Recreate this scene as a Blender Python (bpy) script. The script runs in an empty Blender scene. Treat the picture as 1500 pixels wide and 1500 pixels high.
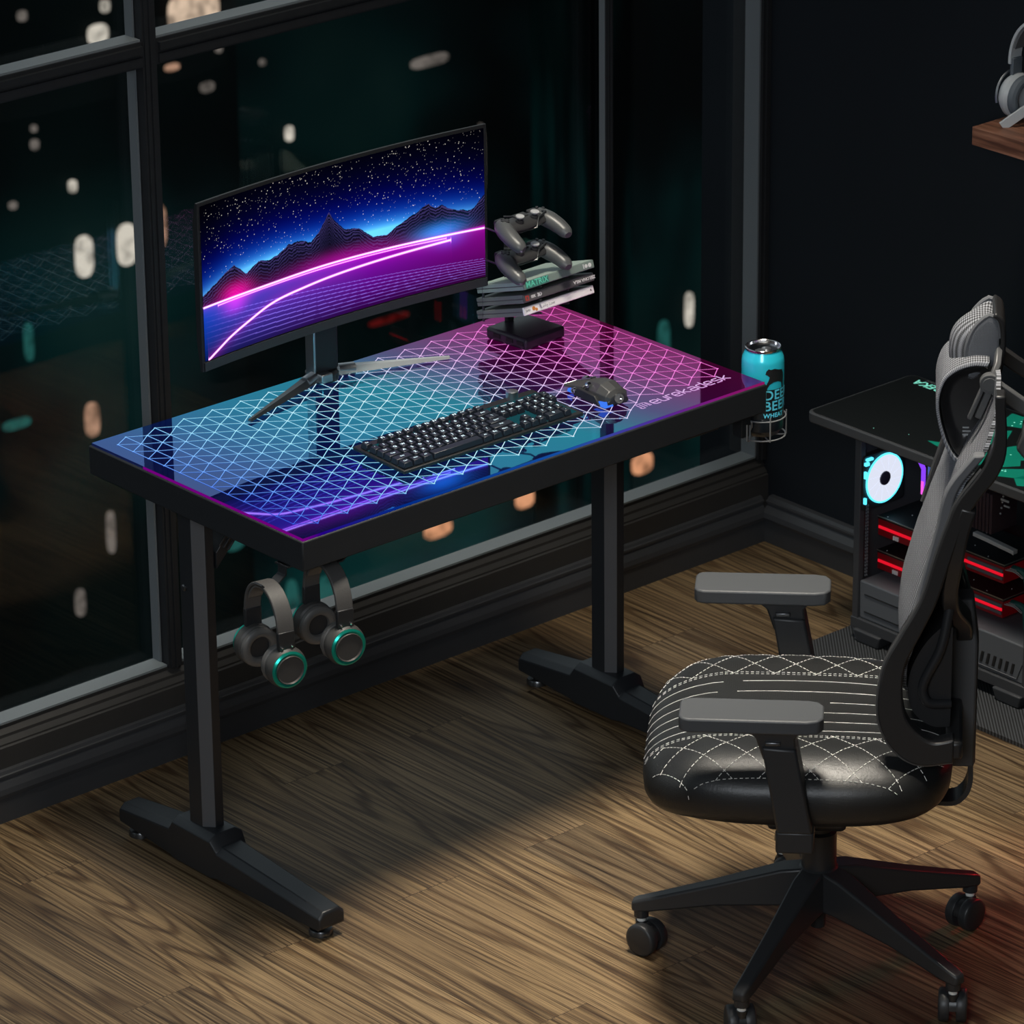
import bpy, bmesh, math, random
import numpy as np
from mathutils import Vector, Matrix
random.seed(7)
C = bpy.context.scene.collection
PI = math.pi
R = math.radians

# ------------------------------------------------------------------ node helpers
def nodes(m):
    m.use_nodes = True
    nt = m.node_tree
    nt.nodes.clear()
    return nt, nt.nodes, nt.links

def mat(name, col=(.02, .02, .02), rough=.5, metal=0., emis=None, es=0., spec=.5, var=.0, vscale=40., bump=0., bscale=400., coat=0., alpha=None):
    m = bpy.data.materials.new(name)
    nt, N, L = nodes(m)
    out = N.new('ShaderNodeOutputMaterial'); p = N.new('ShaderNodeBsdfPrincipled')
    L.new(p.outputs[0], out.inputs[0])
    p.inputs['Base Color'].default_value = (*col, 1)
    p.inputs['Roughness'].default_value = rough
    p.inputs['Metallic'].default_value = metal
    p.inputs['Specular IOR Level'].default_value = spec
    p.inputs['Coat Weight'].default_value = coat
    if emis:
        p.inputs['Emission Color'].default_value = (*emis, 1)
        p.inputs['Emission Strength'].default_value = es
    tc = N.new('ShaderNodeTexCoord')
    if var > 0:
        n = N.new('ShaderNodeTexNoise'); n.inputs['Scale'].default_value = vscale; n.inputs['Detail'].default_value = 4
        L.new(tc.outputs['Object'], n.inputs['Vector'])
        mx = N.new('ShaderNodeMix'); mx.data_type = 'RGBA'
        mx.inputs[6].default_value = (*[c*(1-var) for c in col], 1); mx.inputs[7].default_value = (*[min(1, c*(1+var)) for c in col], 1)
        L.new(n.outputs['Fac'], mx.inputs[0]); L.new(mx.outputs[2], p.inputs['Base Color'])
    if bump > 0:
        n = N.new('ShaderNodeTexNoise'); n.inputs['Scale'].default_value = bscale; n.inputs['Detail'].default_value = 3
        L.new(tc.outputs['Object'], n.inputs['Vector'])
        b = N.new('ShaderNodeBump'); b.inputs['Strength'].default_value = bump; b.inputs['Distance'].default_value = .001
        L.new(n.outputs['Fac'], b.inputs['Height']); L.new(b.outputs[0], p.inputs['Normal'])
    return m

def math_node(N, L, op, a, b=None, c=None, clamp=False):
    n = N.new('ShaderNodeMath'); n.operation = op; n.use_clamp = clamp
    for i, v in enumerate((a, b, c)):
        if v is None: continue
        if isinstance(v, (int, float)): n.inputs[i].default_value = v
        else: L.new(v, n.inputs[i])
    return n.outputs[0]

def ramp(N, L, fac, stops, interp='LINEAR'):
    r = N.new('ShaderNodeValToRGB'); r.color_ramp.interpolation = interp
    e = r.color_ramp.elements
    while len(e) < len(stops): e.new(.5)
    for i, (p, c) in enumerate(stops):
        e[i].position = p; e[i].color = (*c, 1)
    L.new(fac, r.inputs[0])
    return r.outputs[0]

def glow(name, col, s):
    m = bpy.data.materials.new(name); nt, N, L = nodes(m)
    out = N.new('ShaderNodeOutputMaterial'); e = N.new('ShaderNodeEmission')
    e.inputs[0].default_value = (*col, 1); e.inputs[1].default_value = s
    L.new(e.outputs[0], out.inputs[0])
    return m

def weave(name, c1, c2, scale, mode='back', cen=(.22, 1.04), rough=.8):
    """woven technical mesh fabric: two crossed families of fine threads that follow the panel"""
    m = bpy.data.materials.new(name); nt, N, L = nodes(m)
    out = N.new('ShaderNodeOutputMaterial'); p = N.new('ShaderNodeBsdfPrincipled'); L.new(p.outputs[0], out.inputs[0])
    tc = N.new('ShaderNodeTexCoord'); sep = N.new('ShaderNodeSeparateXYZ'); L.new(tc.outputs['Object'], sep.inputs[0])
    x, y, z = (sep.outputs[k] for k in 'XYZ')
    if mode == 'back': u = z; v = math_node(N, L, 'MULTIPLY', y, .42)
    elif mode == 'wrap':
        an = N.new('ShaderNodeMath'); an.operation = 'ARCTAN2'
        L.new(math_node(N, L, 'SUBTRACT', z, cen[1]), an.inputs[0]); L.new(math_node(N, L, 'SUBTRACT', x, cen[0]-.25 if False else cen[0]), an.inputs[1])
        u = math_node(N, L, 'MULTIPLY', an.outputs[0], .060); v = math_node(N, L, 'MULTIPLY', y, .42)
    else: u = z; v = x
    a = math_node(N, L, 'SINE', math_node(N, L, 'MULTIPLY', math_node(N, L, 'ADD', u, v), scale))
    b = math_node(N, L, 'SINE', math_node(N, L, 'MULTIPLY', math_node(N, L, 'SUBTRACT', u, v), scale))
    f = math_node(N, L, 'MULTIPLY_ADD', math_node(N, L, 'MULTIPLY', a, b), .5, .5)
    L.new(ramp(N, L, f, [(.35, c1), (.75, c2)]), p.inputs['Base Color']); p.inputs['Roughness'].default_value = rough
    bm = N.new('ShaderNodeBump'); bm.inputs['Strength'].default_value = .4; bm.inputs['Distance'].default_value = .001
    L.new(f, bm.inputs['Height']); L.new(bm.outputs[0], p.inputs['Normal'])
    return m

# ------------------------------------------------------------------ materials
M = {}
M['frame'] = mat('window_frame_paint', (.020, .021, .023), .55, spec=.25, var=.2)
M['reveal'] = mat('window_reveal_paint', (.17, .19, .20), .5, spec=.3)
M['wallpaint'] = mat('wall_paint', (.008, .011, .015), .8, spec=.2, var=.15, vscale=3)
M['jamb'] = mat('window_jamb_shaded', (.14, .155, .165), .5, spec=.3)  # reveal paint with shade put in, darker than the sill
M['base'] = mat('baseboard_paint', (.040, .042, .046), .42, spec=.45, var=.1)
M['panel'] = mat('wall_panel_paint', (.034, .033, .032), .5, spec=.35, var=.1)
M['ceil'] = mat('ceiling_paint', (.03, .03, .035), .9)
M['desk_case'] = mat('black_laminate', (.016, .018, .021), .55, spec=.3, bump=.05, var=.1)
M['steel'] = mat('black_powder_coat', (.014, .016, .019), .42, spec=.45, bump=.1, bscale=900)
M['steel_face'] = mat('powder_coat_lighter', (.080, .083, .090), .5, spec=.4, bump=.1, bscale=900)
M['plastic'] = mat('black_plastic', (.018, .019, .021), .42, spec=.4, bump=.04, bscale=700)
M['chair_plastic'] = mat('chair_nylon', (.022, .023, .025), .42, spec=.45, bump=.05, bscale=900)
M['rail'] = mat('chair_rail_nylon', (.017, .017, .018), .34, spec=.5)
M['bead'] = mat('rail_bead_satin', (.060, .061, .062), .32, spec=.6)
M['pad'] = mat('arm_pad_pu', (.060, .064, .070), .5, spec=.4, bump=.05, bscale=600)
M['dark'] = mat('dark_void', (.006, .006, .007), .6)
M['gun'] = mat('dark_wire', (.13, .135, .14), .3, metal=.9)
M['chrome'] = mat('chrome', (.7, .7, .72), .15, metal=1)
M['alu'] = mat('brushed_aluminium', (.55, .56, .58), .35, metal=1, bump=.2, bscale=300)
M['greytrim'] = mat('grey_fabric_trim', (.10, .105, .115), .7, bump=.3, bscale=900)
M['mesh'] = weave('mesh_fabric', (.012, .013, .015), (.26, .27, .30), 850)
M['mesh_w'] = weave('mesh_fabric_wrapped', (.012, .013, .015), (.26, .27, .30), 850, 'wrap')
M['mesh_h'] = weave('mesh_fabric_cushion', (.012, .013, .015), (.26, .27, .30), 850, 'wrap', (.225, 1.09))
M['mesh2'] = weave('fine_mesh_fabric', (.09, .095, .105), (.15, .16, .18), 1400, 'side')
M['stitch'] = mat('white_thread', (.75, .74, .70), .6)
M['headphone'] = mat('headphone_shell', (.045, .044, .043), .5, spec=.4, bump=.1, bscale=500)
M['leatherette'] = mat('ear_pad_leatherette', (.085, .083, .08), .42, spec=.5, bump=.1, bscale=300)
M['band'] = mat('headband_covering', (.060, .058, .057), .55, bump=.3, bscale=500)
M['teal_metal'] = mat('teal_anodised_metal', (.01, .36, .28), .28, metal=.75)
M['white_shell'] = mat('pale_grey_shell', (.48, .51, .53), .4, var=.05)
M['white_dark'] = mat('slate_cushion', (.10, .12, .14), .6)
M['case_grey'] = mat('case_plastic_grey', (.20, .225, .21), .4, spec=.5)
M['case_lid'] = mat('case_plastic_green_grey', (.36, .46, .41), .35, spec=.5)
M['case_dark'] = mat('case_sleeve_charcoal', (.09, .09, .095), .4, spec=.5)
M['case_white'] = mat('case_sleeve_white', (.92, .91, .92), .4, spec=.5)
M['ink_white'] = mat('ink_white', (.75, .76, .76), .5)
M['ink_teal'] = mat('ink_teal', (.15, .70, .52), .5)
M['ink_grey'] = mat('ink_grey', (.35, .36, .37), .5)
M['ink_black'] = mat('ink_black', (.012, .014, .016), .5)
M['ink_orange'] = mat('ink_orange', (.65, .25, .06), .5)
M['ink_red'] = mat('ink_red', (.5, .05, .04), .5)
M['ink_blue'] = mat('ink_pale_blue', (.12, .72, .95), .5)
M['can_teal'] = mat('can_cyan_lacquer', (.03, .62, .80), .25, metal=.1, coat=.6)
M['can_dark'] = mat('can_dark_lacquer', (.010, .016, .022), .3, metal=.2, coat=.5)
M['pad_dark'] = mat('controller_shell', (.085, .09, .093), .36, spec=.5, bump=.05, bscale=600)
M['pad_dark2'] = mat('controller_face', (.03, .03, .032), .45, spec=.5)
M['mouse'] = mat('mouse_shell', (.040, .041, .043), .38, spec=.5)
M['stick'] = mat('controller_stick_top', (.45, .46, .47), .4)
M['key'] = mat('keycap_plastic', (.010, .014, .022), .45, spec=.4)
M['kb_glow'] = glow('keyboard_backlight', (.02, .14, .17), .45)
M['legend'] = glow('key_legend_light', (.75, .95, 1.), 2.2)
M['led_pink'] = glow('led_pink', (.8, .05, .55), .8)
M['led_blue_m'] = glow('mouse_led_blue', (.05, .2, .9), 1.0)
M['fan_ring'] = glow('fan_ring_light', (.74, .78, .92), 1.0)
M['fan_edge'] = glow('fan_edge_light', (.10, .75, 1.), 1.6)
M['red_led'] = glow('red_led_bar', (1., .01, .03), .75)
M['red_glow'] = mat('red_shroud', (.12, .003, .006), .4, emis=(.5, .0, .01), es=.035)
M['violet'] = glow('violet_light', (.28, .06, 1.), 1.0)
M['magenta'] = glow('magenta_light', (1., .12, .85), 1.0)
M['ram'] = mat('ram_heat_spreader', (.15, .30, .42), .3, metal=.6, emis=(.1, .35, .6), es=.18)
M['pc_frame'] = mat('pc_case_steel', (.045, .048, .054), .5, spec=.4)
M['shroud'] = mat('psu_shroud', (.10, .11, .125), .5, spec=.4)
M['pcb'] = mat('black_circuit_board', (.008, .009, .010), .4, spec=.6)
M['edge_metal'] = mat('card_edge_metal', (.45, .42, .36), .35, metal=.8)
M['white_part'] = mat('silver_bracket', (.55, .57, .58), .4, metal=.3)
M['cooler'] = mat('cooler_fins', (.07, .045, .055), .4, metal=.4)
M['cable'] = mat('teal_cable', (.01, .10, .085), .5)
M['table_top'] = mat('black_desk_mat', (.010, .012, .013), .35, spec=.4)
M['table_edge'] = mat('grey_edge_band', (.055, .058, .063), .45, spec=.4)
M['green_print'] = mat('green_print', (.004, .13, .085), .35, emis=(.004, .28, .18), es=.35)
M['green_dot'] = glow('green_print_dots', (.3, 1., .75), .9)
M['eureka'] = glow('mint_lettering', (.25, .85, .65), .8)
M['foam'] = mat('foot_rubber', (.02, .02, .02), .8)

# rubbed, ribbed mat
def ribbed(name):
    m = bpy.data.materials.new(name); nt, N, L = nodes(m)
    out = N.new('ShaderNodeOutputMaterial'); p = N.new('ShaderNodeBsdfPrincipled'); L.new(p.outputs[0], out.inputs[0])
    tc = N.new('ShaderNodeTexCoord'); sep = N.new('ShaderNodeSeparateXYZ'); L.new(tc.outputs['Object'], sep.inputs[0])
    f = math_node(N, L, 'SINE', math_node(N, L, 'MULTIPLY', math_node(N, L, 'SUBTRACT', math_node(N, L, 'MULTIPLY', sep.outputs['X'], .749), math_node(N, L, 'MULTIPLY', sep.outputs['Y'], .662)), 1150.))
    f = math_node(N, L, 'MULTIPLY_ADD', f, .5, .5)
    L.new(ramp(N, L, f, [(.3, (.008, .009, .010)), (.7, (.060, .065, .072))]), p.inputs['Base Color'])
    p.inputs['Roughness'].default_value = .6
    return m
M['ribbed'] = ribbed('ribbed_rubber')

# leather with perforation
def leather():
    m = bpy.data.materials.new('black_leather'); nt, N, L = nodes(m)
    out = N.new('ShaderNodeOutputMaterial'); p = N.new('ShaderNodeBsdfPrincipled'); L.new(p.outputs[0], out.inputs[0])
    tc = N.new('ShaderNodeTexCoord')
    n = N.new('ShaderNodeTexNoise'); n.inputs['Scale'].default_value = 260; n.inputs['Detail'].default_value = 5
    L.new(tc.outputs['Object'], n.inputs['Vector'])
    big = N.new('ShaderNodeTexNoise'); big.inputs['Scale'].default_value = 9; L.new(tc.outputs['Object'], big.inputs['Vector'])
    sep = N.new('ShaderNodeSeparateXYZ'); L.new(tc.outputs['Object'], sep.inputs[0])
    a = math_node(N, L, 'SINE', math_node(N, L, 'MULTIPLY', math_node(N, L, 'ADD', sep.outputs['X'], sep.outputs['Z']), 900))
    b = math_node(N, L, 'SINE', math_node(N, L, 'MULTIPLY', math_node(N, L, 'SUBTRACT', sep.outputs['X'], sep.outputs['Z']), 900))
    perf = math_node(N, L, 'GREATER_THAN', math_node(N, L, 'MULTIPLY', a, b), .72)
    h = math_node(N, L, 'ADD', math_node(N, L, 'MULTIPLY', n.outputs['Fac'], .35), math_node(N, L, 'ADD', math_node(N, L, 'MULTIPLY', big.outputs['Fac'], 2.2), math_node(N, L, 'MULTIPLY', perf, -.7)))
    bm = N.new('ShaderNodeBump'); bm.inputs['Strength'].default_value = .55; bm.inputs['Distance'].default_value = .0016
    L.new(h, bm.inputs['Height']); L.new(bm.outputs[0], p.inputs['Normal'])
    p.inputs['Base Color'].default_value = (.010, .0105, .011, 1)
    p.inputs['Roughness'].default_value = .43; p.inputs['Specular IOR Level'].default_value = .6
    return m
M['leather'] = leather()

# floor: oak planks, running towards the window
def floor_mat():
    m = bpy.data.materials.new('rustic_oak_planks'); nt, N, L = nodes(m)
    out = N.new('ShaderNodeOutputMaterial'); p = N.new('ShaderNodeBsdfPrincipled'); L.new(p.outputs[0], out.inputs[0])
    tc = N.new('ShaderNodeTexCoord'); sep = N.new('ShaderNodeSeparateXYZ'); L.new(tc.outputs['Object'], sep.inputs[0])
    X, Y = sep.outputs['X'], sep.outputs['Y']
    u = math_node(N, L, 'ADD', Y, -.05+.485+9.7); v = math_node(N, L, 'ADD', X, .073+.146*40)
    cb = N.new('ShaderNodeCombineXYZ'); L.new(u, cb.inputs[0]); L.new(v, cb.inputs[1])
    br = N.new('ShaderNodeTexBrick'); br.offset = .5; br.offset_frequency = 2; br.squash = 1
    L.new(cb.outputs[0], br.inputs['Vector'])
    br.inputs['Scale'].default_value = 1; br.inputs['Brick Width'].default_value = .97; br.inputs['Row Height'].default_value = .146
    br.inputs['Mortar Size'].default_value = .0007; br.inputs['Mortar Smooth'].default_value = .2; br.inputs['Bias'].default_value = 0
    br.inputs['Color1'].default_value = (0, 0, 0, 1); br.inputs['Color2'].default_value = (1, 1, 1, 1); br.inputs['Mortar'].default_value = (.5, .5, .5, 1)
    rid = N.new('ShaderNodeSeparateColor'); L.new(br.outputs['Color'], rid.inputs[0]); pid = rid.outputs[0]
    off = math_node(N, L, 'MULTIPLY', pid, 37.7)
    def noise(sx, sy, det=3., rough=.5, dist=0.):
        c = N.new('ShaderNodeCombineXYZ')
        L.new(math_node(N, L, 'ADD', math_node(N, L, 'MULTIPLY', X, sx), off), c.inputs[0])
        L.new(math_node(N, L, 'ADD', math_node(N, L, 'MULTIPLY', Y, sy), off), c.inputs[1])
        n = N.new('ShaderNodeTexNoise'); n.inputs['Scale'].default_value = 1; n.inputs['Detail'].default_value = det
        n.inputs['Roughness'].default_value = rough; n.inputs['Distortion'].default_value = dist
        L.new(c.outputs[0], n.inputs['Vector']); return n.outputs['Fac']
    cath = noise(4.6, .30, 2., .42, .10)
    wob = noise(90, 5, 3)
    ph = math_node(N, L, 'ADD', math_node(N, L, 'MULTIPLY', cath, 66), math_node(N, L, 'MULTIPLY', wob, .55))
    rings = math_node(N, L, 'MULTIPLY_ADD', math_node(N, L, 'SINE', math_node(N, L, 'MULTIPLY', ph, 6.283*.55)), .5, .5)
    rings = math_node(N, L, 'POWER', rings, 2.2)
    fib = noise(380, 2.4, 5, .8); fib2 = noise(120, 1.0, 5, .7)
    tone = noise(2.4, .7, 3)
    base = ramp(N, L, tone, [(.3, (.105, .071, .038)), (.5, (.160, .114, .064)), (.7, (.215, .160, .096))])
    mx = N.new('ShaderNodeMix'); mx.data_type = 'RGBA'; mx.blend_type = 'MULTIPLY'; mx.inputs[0].default_value = 1
    L.new(base, mx.inputs[6]); L.new(ramp(N, L, rings, [(0, (1.05, 1.03, 1.)), (.45, (.92, .90, .87)), (1, (.42, .35, .29))]), mx.inputs[7])
    m2 = N.new('ShaderNodeMix'); m2.data_type = 'RGBA'; m2.blend_type = 'MULTIPLY'; m2.inputs[0].default_value = 1
    L.new(mx.outputs[2], m2.inputs[6]); L.new(ramp(N, L, fib, [(.38, (.22, .18, .15)), (.49, (.95, .94, .92)), (.62, (1.45, 1.44, 1.4))]), m2.inputs[7])
    m3 = N.new('ShaderNodeMix'); m3.data_type = 'RGBA'; m3.blend_type = 'MULTIPLY'; m3.inputs[0].default_value = 1
    L.new(m2.outputs[2], m3.inputs[6]); L.new(ramp(N, L, fib2, [(.34, (.35, .30, .26)), (.5, (1, 1, 1)), (.70, (1.2, 1.2, 1.15))]), m3.inputs[7])
    m4 = N.new('ShaderNodeMix'); m4.data_type = 'RGBA'; m4.blend_type = 'MULTIPLY'; m4.inputs[0].default_value = 1
    L.new(m3.outputs[2], m4.inputs[6]); L.new(ramp(N, L, pid, [(0, (.80, .80, .82)), (.5, (1.05, 1.0, .94)), (1, (1.22, 1.20, 1.14))]), m4.inputs[7])
    # knots
    c = N.new('ShaderNodeCombineXYZ'); L.new(math_node(N, L, 'MULTIPLY', X, 3.3), c.inputs[0]); L.new(math_node(N, L, 'MULTIPLY', Y, 1.25), c.inputs[1])
    vo = N.new('ShaderNodeTexVoronoi'); vo.inputs['Scale'].default_value = 1; L.new(c.outputs[0], vo.inputs['Vector'])
    kd = math_node(N, L, 'ADD', vo.outputs['Distance'], math_node(N, L, 'MULTIPLY', wob, .06))
    k = ramp(N, L, kd, [(.045, (.06, .05, .045)), (.09, (.50, .44, .38)), (.20, (1, 1, 1))])
    m5 = N.new('ShaderNodeMix'); m5.data_type = 'RGBA'; m5.blend_type = 'MULTIPLY'; m5.inputs[0].default_value = 1
    L.new(m4.outputs[2], m5.inputs[6]); L.new(k, m5.inputs[7])
    seam = ramp(N, L, br.outputs['Fac'], [(0, (1, 1, 1)), (1, (.25, .22, .2))])
    m6 = N.new('ShaderNodeMix'); m6.data_type = 'RGBA'; m6.blend_type = 'MULTIPLY'; m6.inputs[0].default_value = 1
    L.new(m5.outputs[2], m6.inputs[6]); L.new(seam, m6.inputs[7]); L.new(m6.outputs[2], p.inputs['Base Color'])
    L.new(math_node(N, L, 'MULTIPLY_ADD', fib, .25, .42), p.inputs['Roughness'])
    p.inputs['Specular IOR Level'].default_value = .35
    h = math_node(N, L, 'SUBTRACT', math_node(N, L, 'ADD', math_node(N, L, 'MULTIPLY', fib, .6), math_node(N, L, 'MULTIPLY', rings, -.5)), math_node(N, L, 'MULTIPLY', br.outputs['Fac'], 2))
    bm = N.new('ShaderNodeBump'); bm.inputs['Strength'].default_value = .35; bm.inputs['Distance'].default_value = .001
    L.new(h, bm.inputs['Height']); L.new(bm.outputs[0], p.inputs['Normal'])
    return m
M['floor'] = floor_mat()

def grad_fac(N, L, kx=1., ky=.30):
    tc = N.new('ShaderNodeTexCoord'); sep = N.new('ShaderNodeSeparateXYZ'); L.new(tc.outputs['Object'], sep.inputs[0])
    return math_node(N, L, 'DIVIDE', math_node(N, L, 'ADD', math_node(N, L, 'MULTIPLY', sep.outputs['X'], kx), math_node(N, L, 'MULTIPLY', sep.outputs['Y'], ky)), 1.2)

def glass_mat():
    """mirror glass of the desk, led colours painted into its reflection, with faint rgb light"""
    m = bpy.data.materials.new('led_painted_glass'); nt, N, L = nodes(m)
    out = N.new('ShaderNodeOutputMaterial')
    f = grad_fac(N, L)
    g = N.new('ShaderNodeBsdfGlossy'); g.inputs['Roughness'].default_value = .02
    L.new(ramp(N, L, f, [(0, (.24, .30, .66)), (.18, (.20, .38, .82)), (.38, (.10, .68, .92)), (.55, (.07, .74, .88)), (.68, (.28, .32, .60)), (.82, (.62, .16, .48)), (1, (.55, .06, .28))]), g.inputs['Color'])  # led light colours put into the gloss tint
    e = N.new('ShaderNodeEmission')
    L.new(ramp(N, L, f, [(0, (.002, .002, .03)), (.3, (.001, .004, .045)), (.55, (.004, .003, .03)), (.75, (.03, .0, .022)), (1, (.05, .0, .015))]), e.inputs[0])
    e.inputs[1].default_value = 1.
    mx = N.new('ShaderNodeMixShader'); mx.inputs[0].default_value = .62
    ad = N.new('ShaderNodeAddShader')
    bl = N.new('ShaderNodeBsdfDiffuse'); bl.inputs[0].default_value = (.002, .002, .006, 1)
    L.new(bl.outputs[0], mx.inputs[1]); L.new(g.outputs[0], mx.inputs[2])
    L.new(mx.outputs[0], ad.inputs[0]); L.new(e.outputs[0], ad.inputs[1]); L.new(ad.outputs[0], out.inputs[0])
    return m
def line_mat():
    m = bpy.data.materials.new('light_grid_lines'); nt, N, L = nodes(m)
    out = N.new('ShaderNodeOutputMaterial'); e = N.new('ShaderNodeEmission'); f = grad_fac(N, L, 1., .30)
    L.new(ramp(N, L, f, [(.03, (.03, .07, .75)), (.12, (.16, .38, 1.)), (.28, (.42, .85, 1.)), (.5, (.75, .95, 1.)), (.66, (.85, .72, 1.)), (.8, (1., .30, .85)), (1, (.95, .14, .62))]), e.inputs[0])
    e.inputs[1].default_value = 1.; L.new(e.outputs[0], out.inputs[0])
    return m
def strip_mat():
    m = bpy.data.materials.new('rgb_edge_strip'); nt, N, L = nodes(m)
    out = N.new('ShaderNodeOutputMaterial'); e = N.new('ShaderNodeEmission'); tc = N.new('ShaderNodeTexCoord')
    sep = N.new('ShaderNodeSeparateXYZ'); L.new(tc.outputs['Object'], sep.inputs[0])
    fx = math_node(N, L, 'DIVIDE', sep.outputs['X'], 1.05)
    L.new(ramp(N, L, fx, [(0, (.22, .0, .24)), (.04, (.02, .0, .28)), (.2, (.0, .03, .30)), (.55, (.01, .10, .45)), (.75, (.10, .03, .40)), (.9, (.28, .01, .20)), (1, (.30, .01, .12))]), e.inputs[0])
    e.inputs[1].default_value = .75; L.new(e.outputs[0], out.inputs[0])
    return m
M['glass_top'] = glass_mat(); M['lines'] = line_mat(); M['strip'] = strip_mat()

def pane_mat():
    m = bpy.data.materials.new('window_glass'); nt, N, L = nodes(m)
    out = N.new('ShaderNodeOutputMaterial'); t = N.new('ShaderNodeBsdfTransparent'); t.inputs[0].default_value = (.97, .985, .98, 1)
    g = N.new('ShaderNodeBsdfGlossy'); g.inputs['Roughness'].default_value = .02
    mx = N.new('ShaderNodeMixShader'); mx.inputs[0].default_value = .03
    L.new(t.outputs[0], mx.inputs[1]); L.new(g.outputs[0], mx.inputs[2]); L.new(mx.outputs[0], out.inputs[0])
    return m
M['pane'] = pane_mat()

def facade_mat(name, seed, cx, cz, strength, band):
    """night curtain wall with a patchy teal glow painted on its face"""
    m = bpy.data.materials.new(name); nt, N, L = nodes(m)
    out = N.new('ShaderNodeOutputMaterial'); p = N.new('ShaderNodeBsdfPrincipled'); L.new(p.outputs[0], out.inputs[0])
    p.inputs['Base Color'].default_value = (.0015, .002, .002, 1); p.inputs['Roughness'].default_value = .8; p.inputs['Specular IOR Level'].default_value = .1
    tc = N.new('ShaderNodeTexCoord')
    mp = N.new('ShaderNodeMapping'); mp.inputs['Location'].default_value = (seed, seed*.7, 0); mp.inputs['Scale'].default_value = (cx, 1, cz)
    L.new(tc.outputs['Object'], mp.inputs[0])
    n = N.new('ShaderNodeTexNoise'); n.inputs['Scale'].default_value = 1; n.inputs['Detail'].default_value = 2.5; L.new(mp.outputs[0], n.inputs['Vector'])
    col = ramp(N, L, n.outputs['Fac'], [(.40, (.0006, .0012, .0014)), (.50, (.001, .010, .011)), (.60, (.002, .030, .030)), (.72, (.010, .045, .042))])
    sp = N.new('ShaderNodeSeparateXYZ'); L.new(tc.outputs['Object'], sp.inputs[0])      # painted glow varies with height
    lev = math_node(N, L, 'DIVIDE', math_node(N, L, 'ADD', sp.outputs['Z'], -75.+60.), 60.)
    bnd = ramp(N, L, lev, [((b_+60)/60, (k_, k_, k_)) for b_, k_ in band])
    mm = N.new('ShaderNodeMix'); mm.data_type = 'RGBA'; mm.blend_type = 'MULTIPLY'; mm.inputs[0].default_value = 1
    L.new(col, mm.inputs[6]); L.new(bnd, mm.inputs[7]); col = mm.outputs[2]
    L.new(col, p.inputs['Emission Color']); p.inputs['Emission Strength'].default_value = strength
    return m

def soft_window(name, col, s):
    """curtained room window: brightest in its middle"""
    m = bpy.data.materials.new(name); nt, N, L = nodes(m)
    out = N.new('ShaderNodeOutputMaterial'); e = N.new('ShaderNodeEmission')
    tc = N.new('ShaderNodeTexCoord'); n = N.new('ShaderNodeTexNoise'); n.inputs['Scale'].default_value = 2.2
    L.new(tc.outputs['Object'], n.inputs['Vector'])
    L.new(ramp(N, L, n.outputs['Fac'], [(.3, tuple(c*.35 for c in col)), (.55, col)]), e.inputs[0]); e.inputs[1].default_value = s
    L.new(e.outputs[0], out.inputs[0])
    return m

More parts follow.
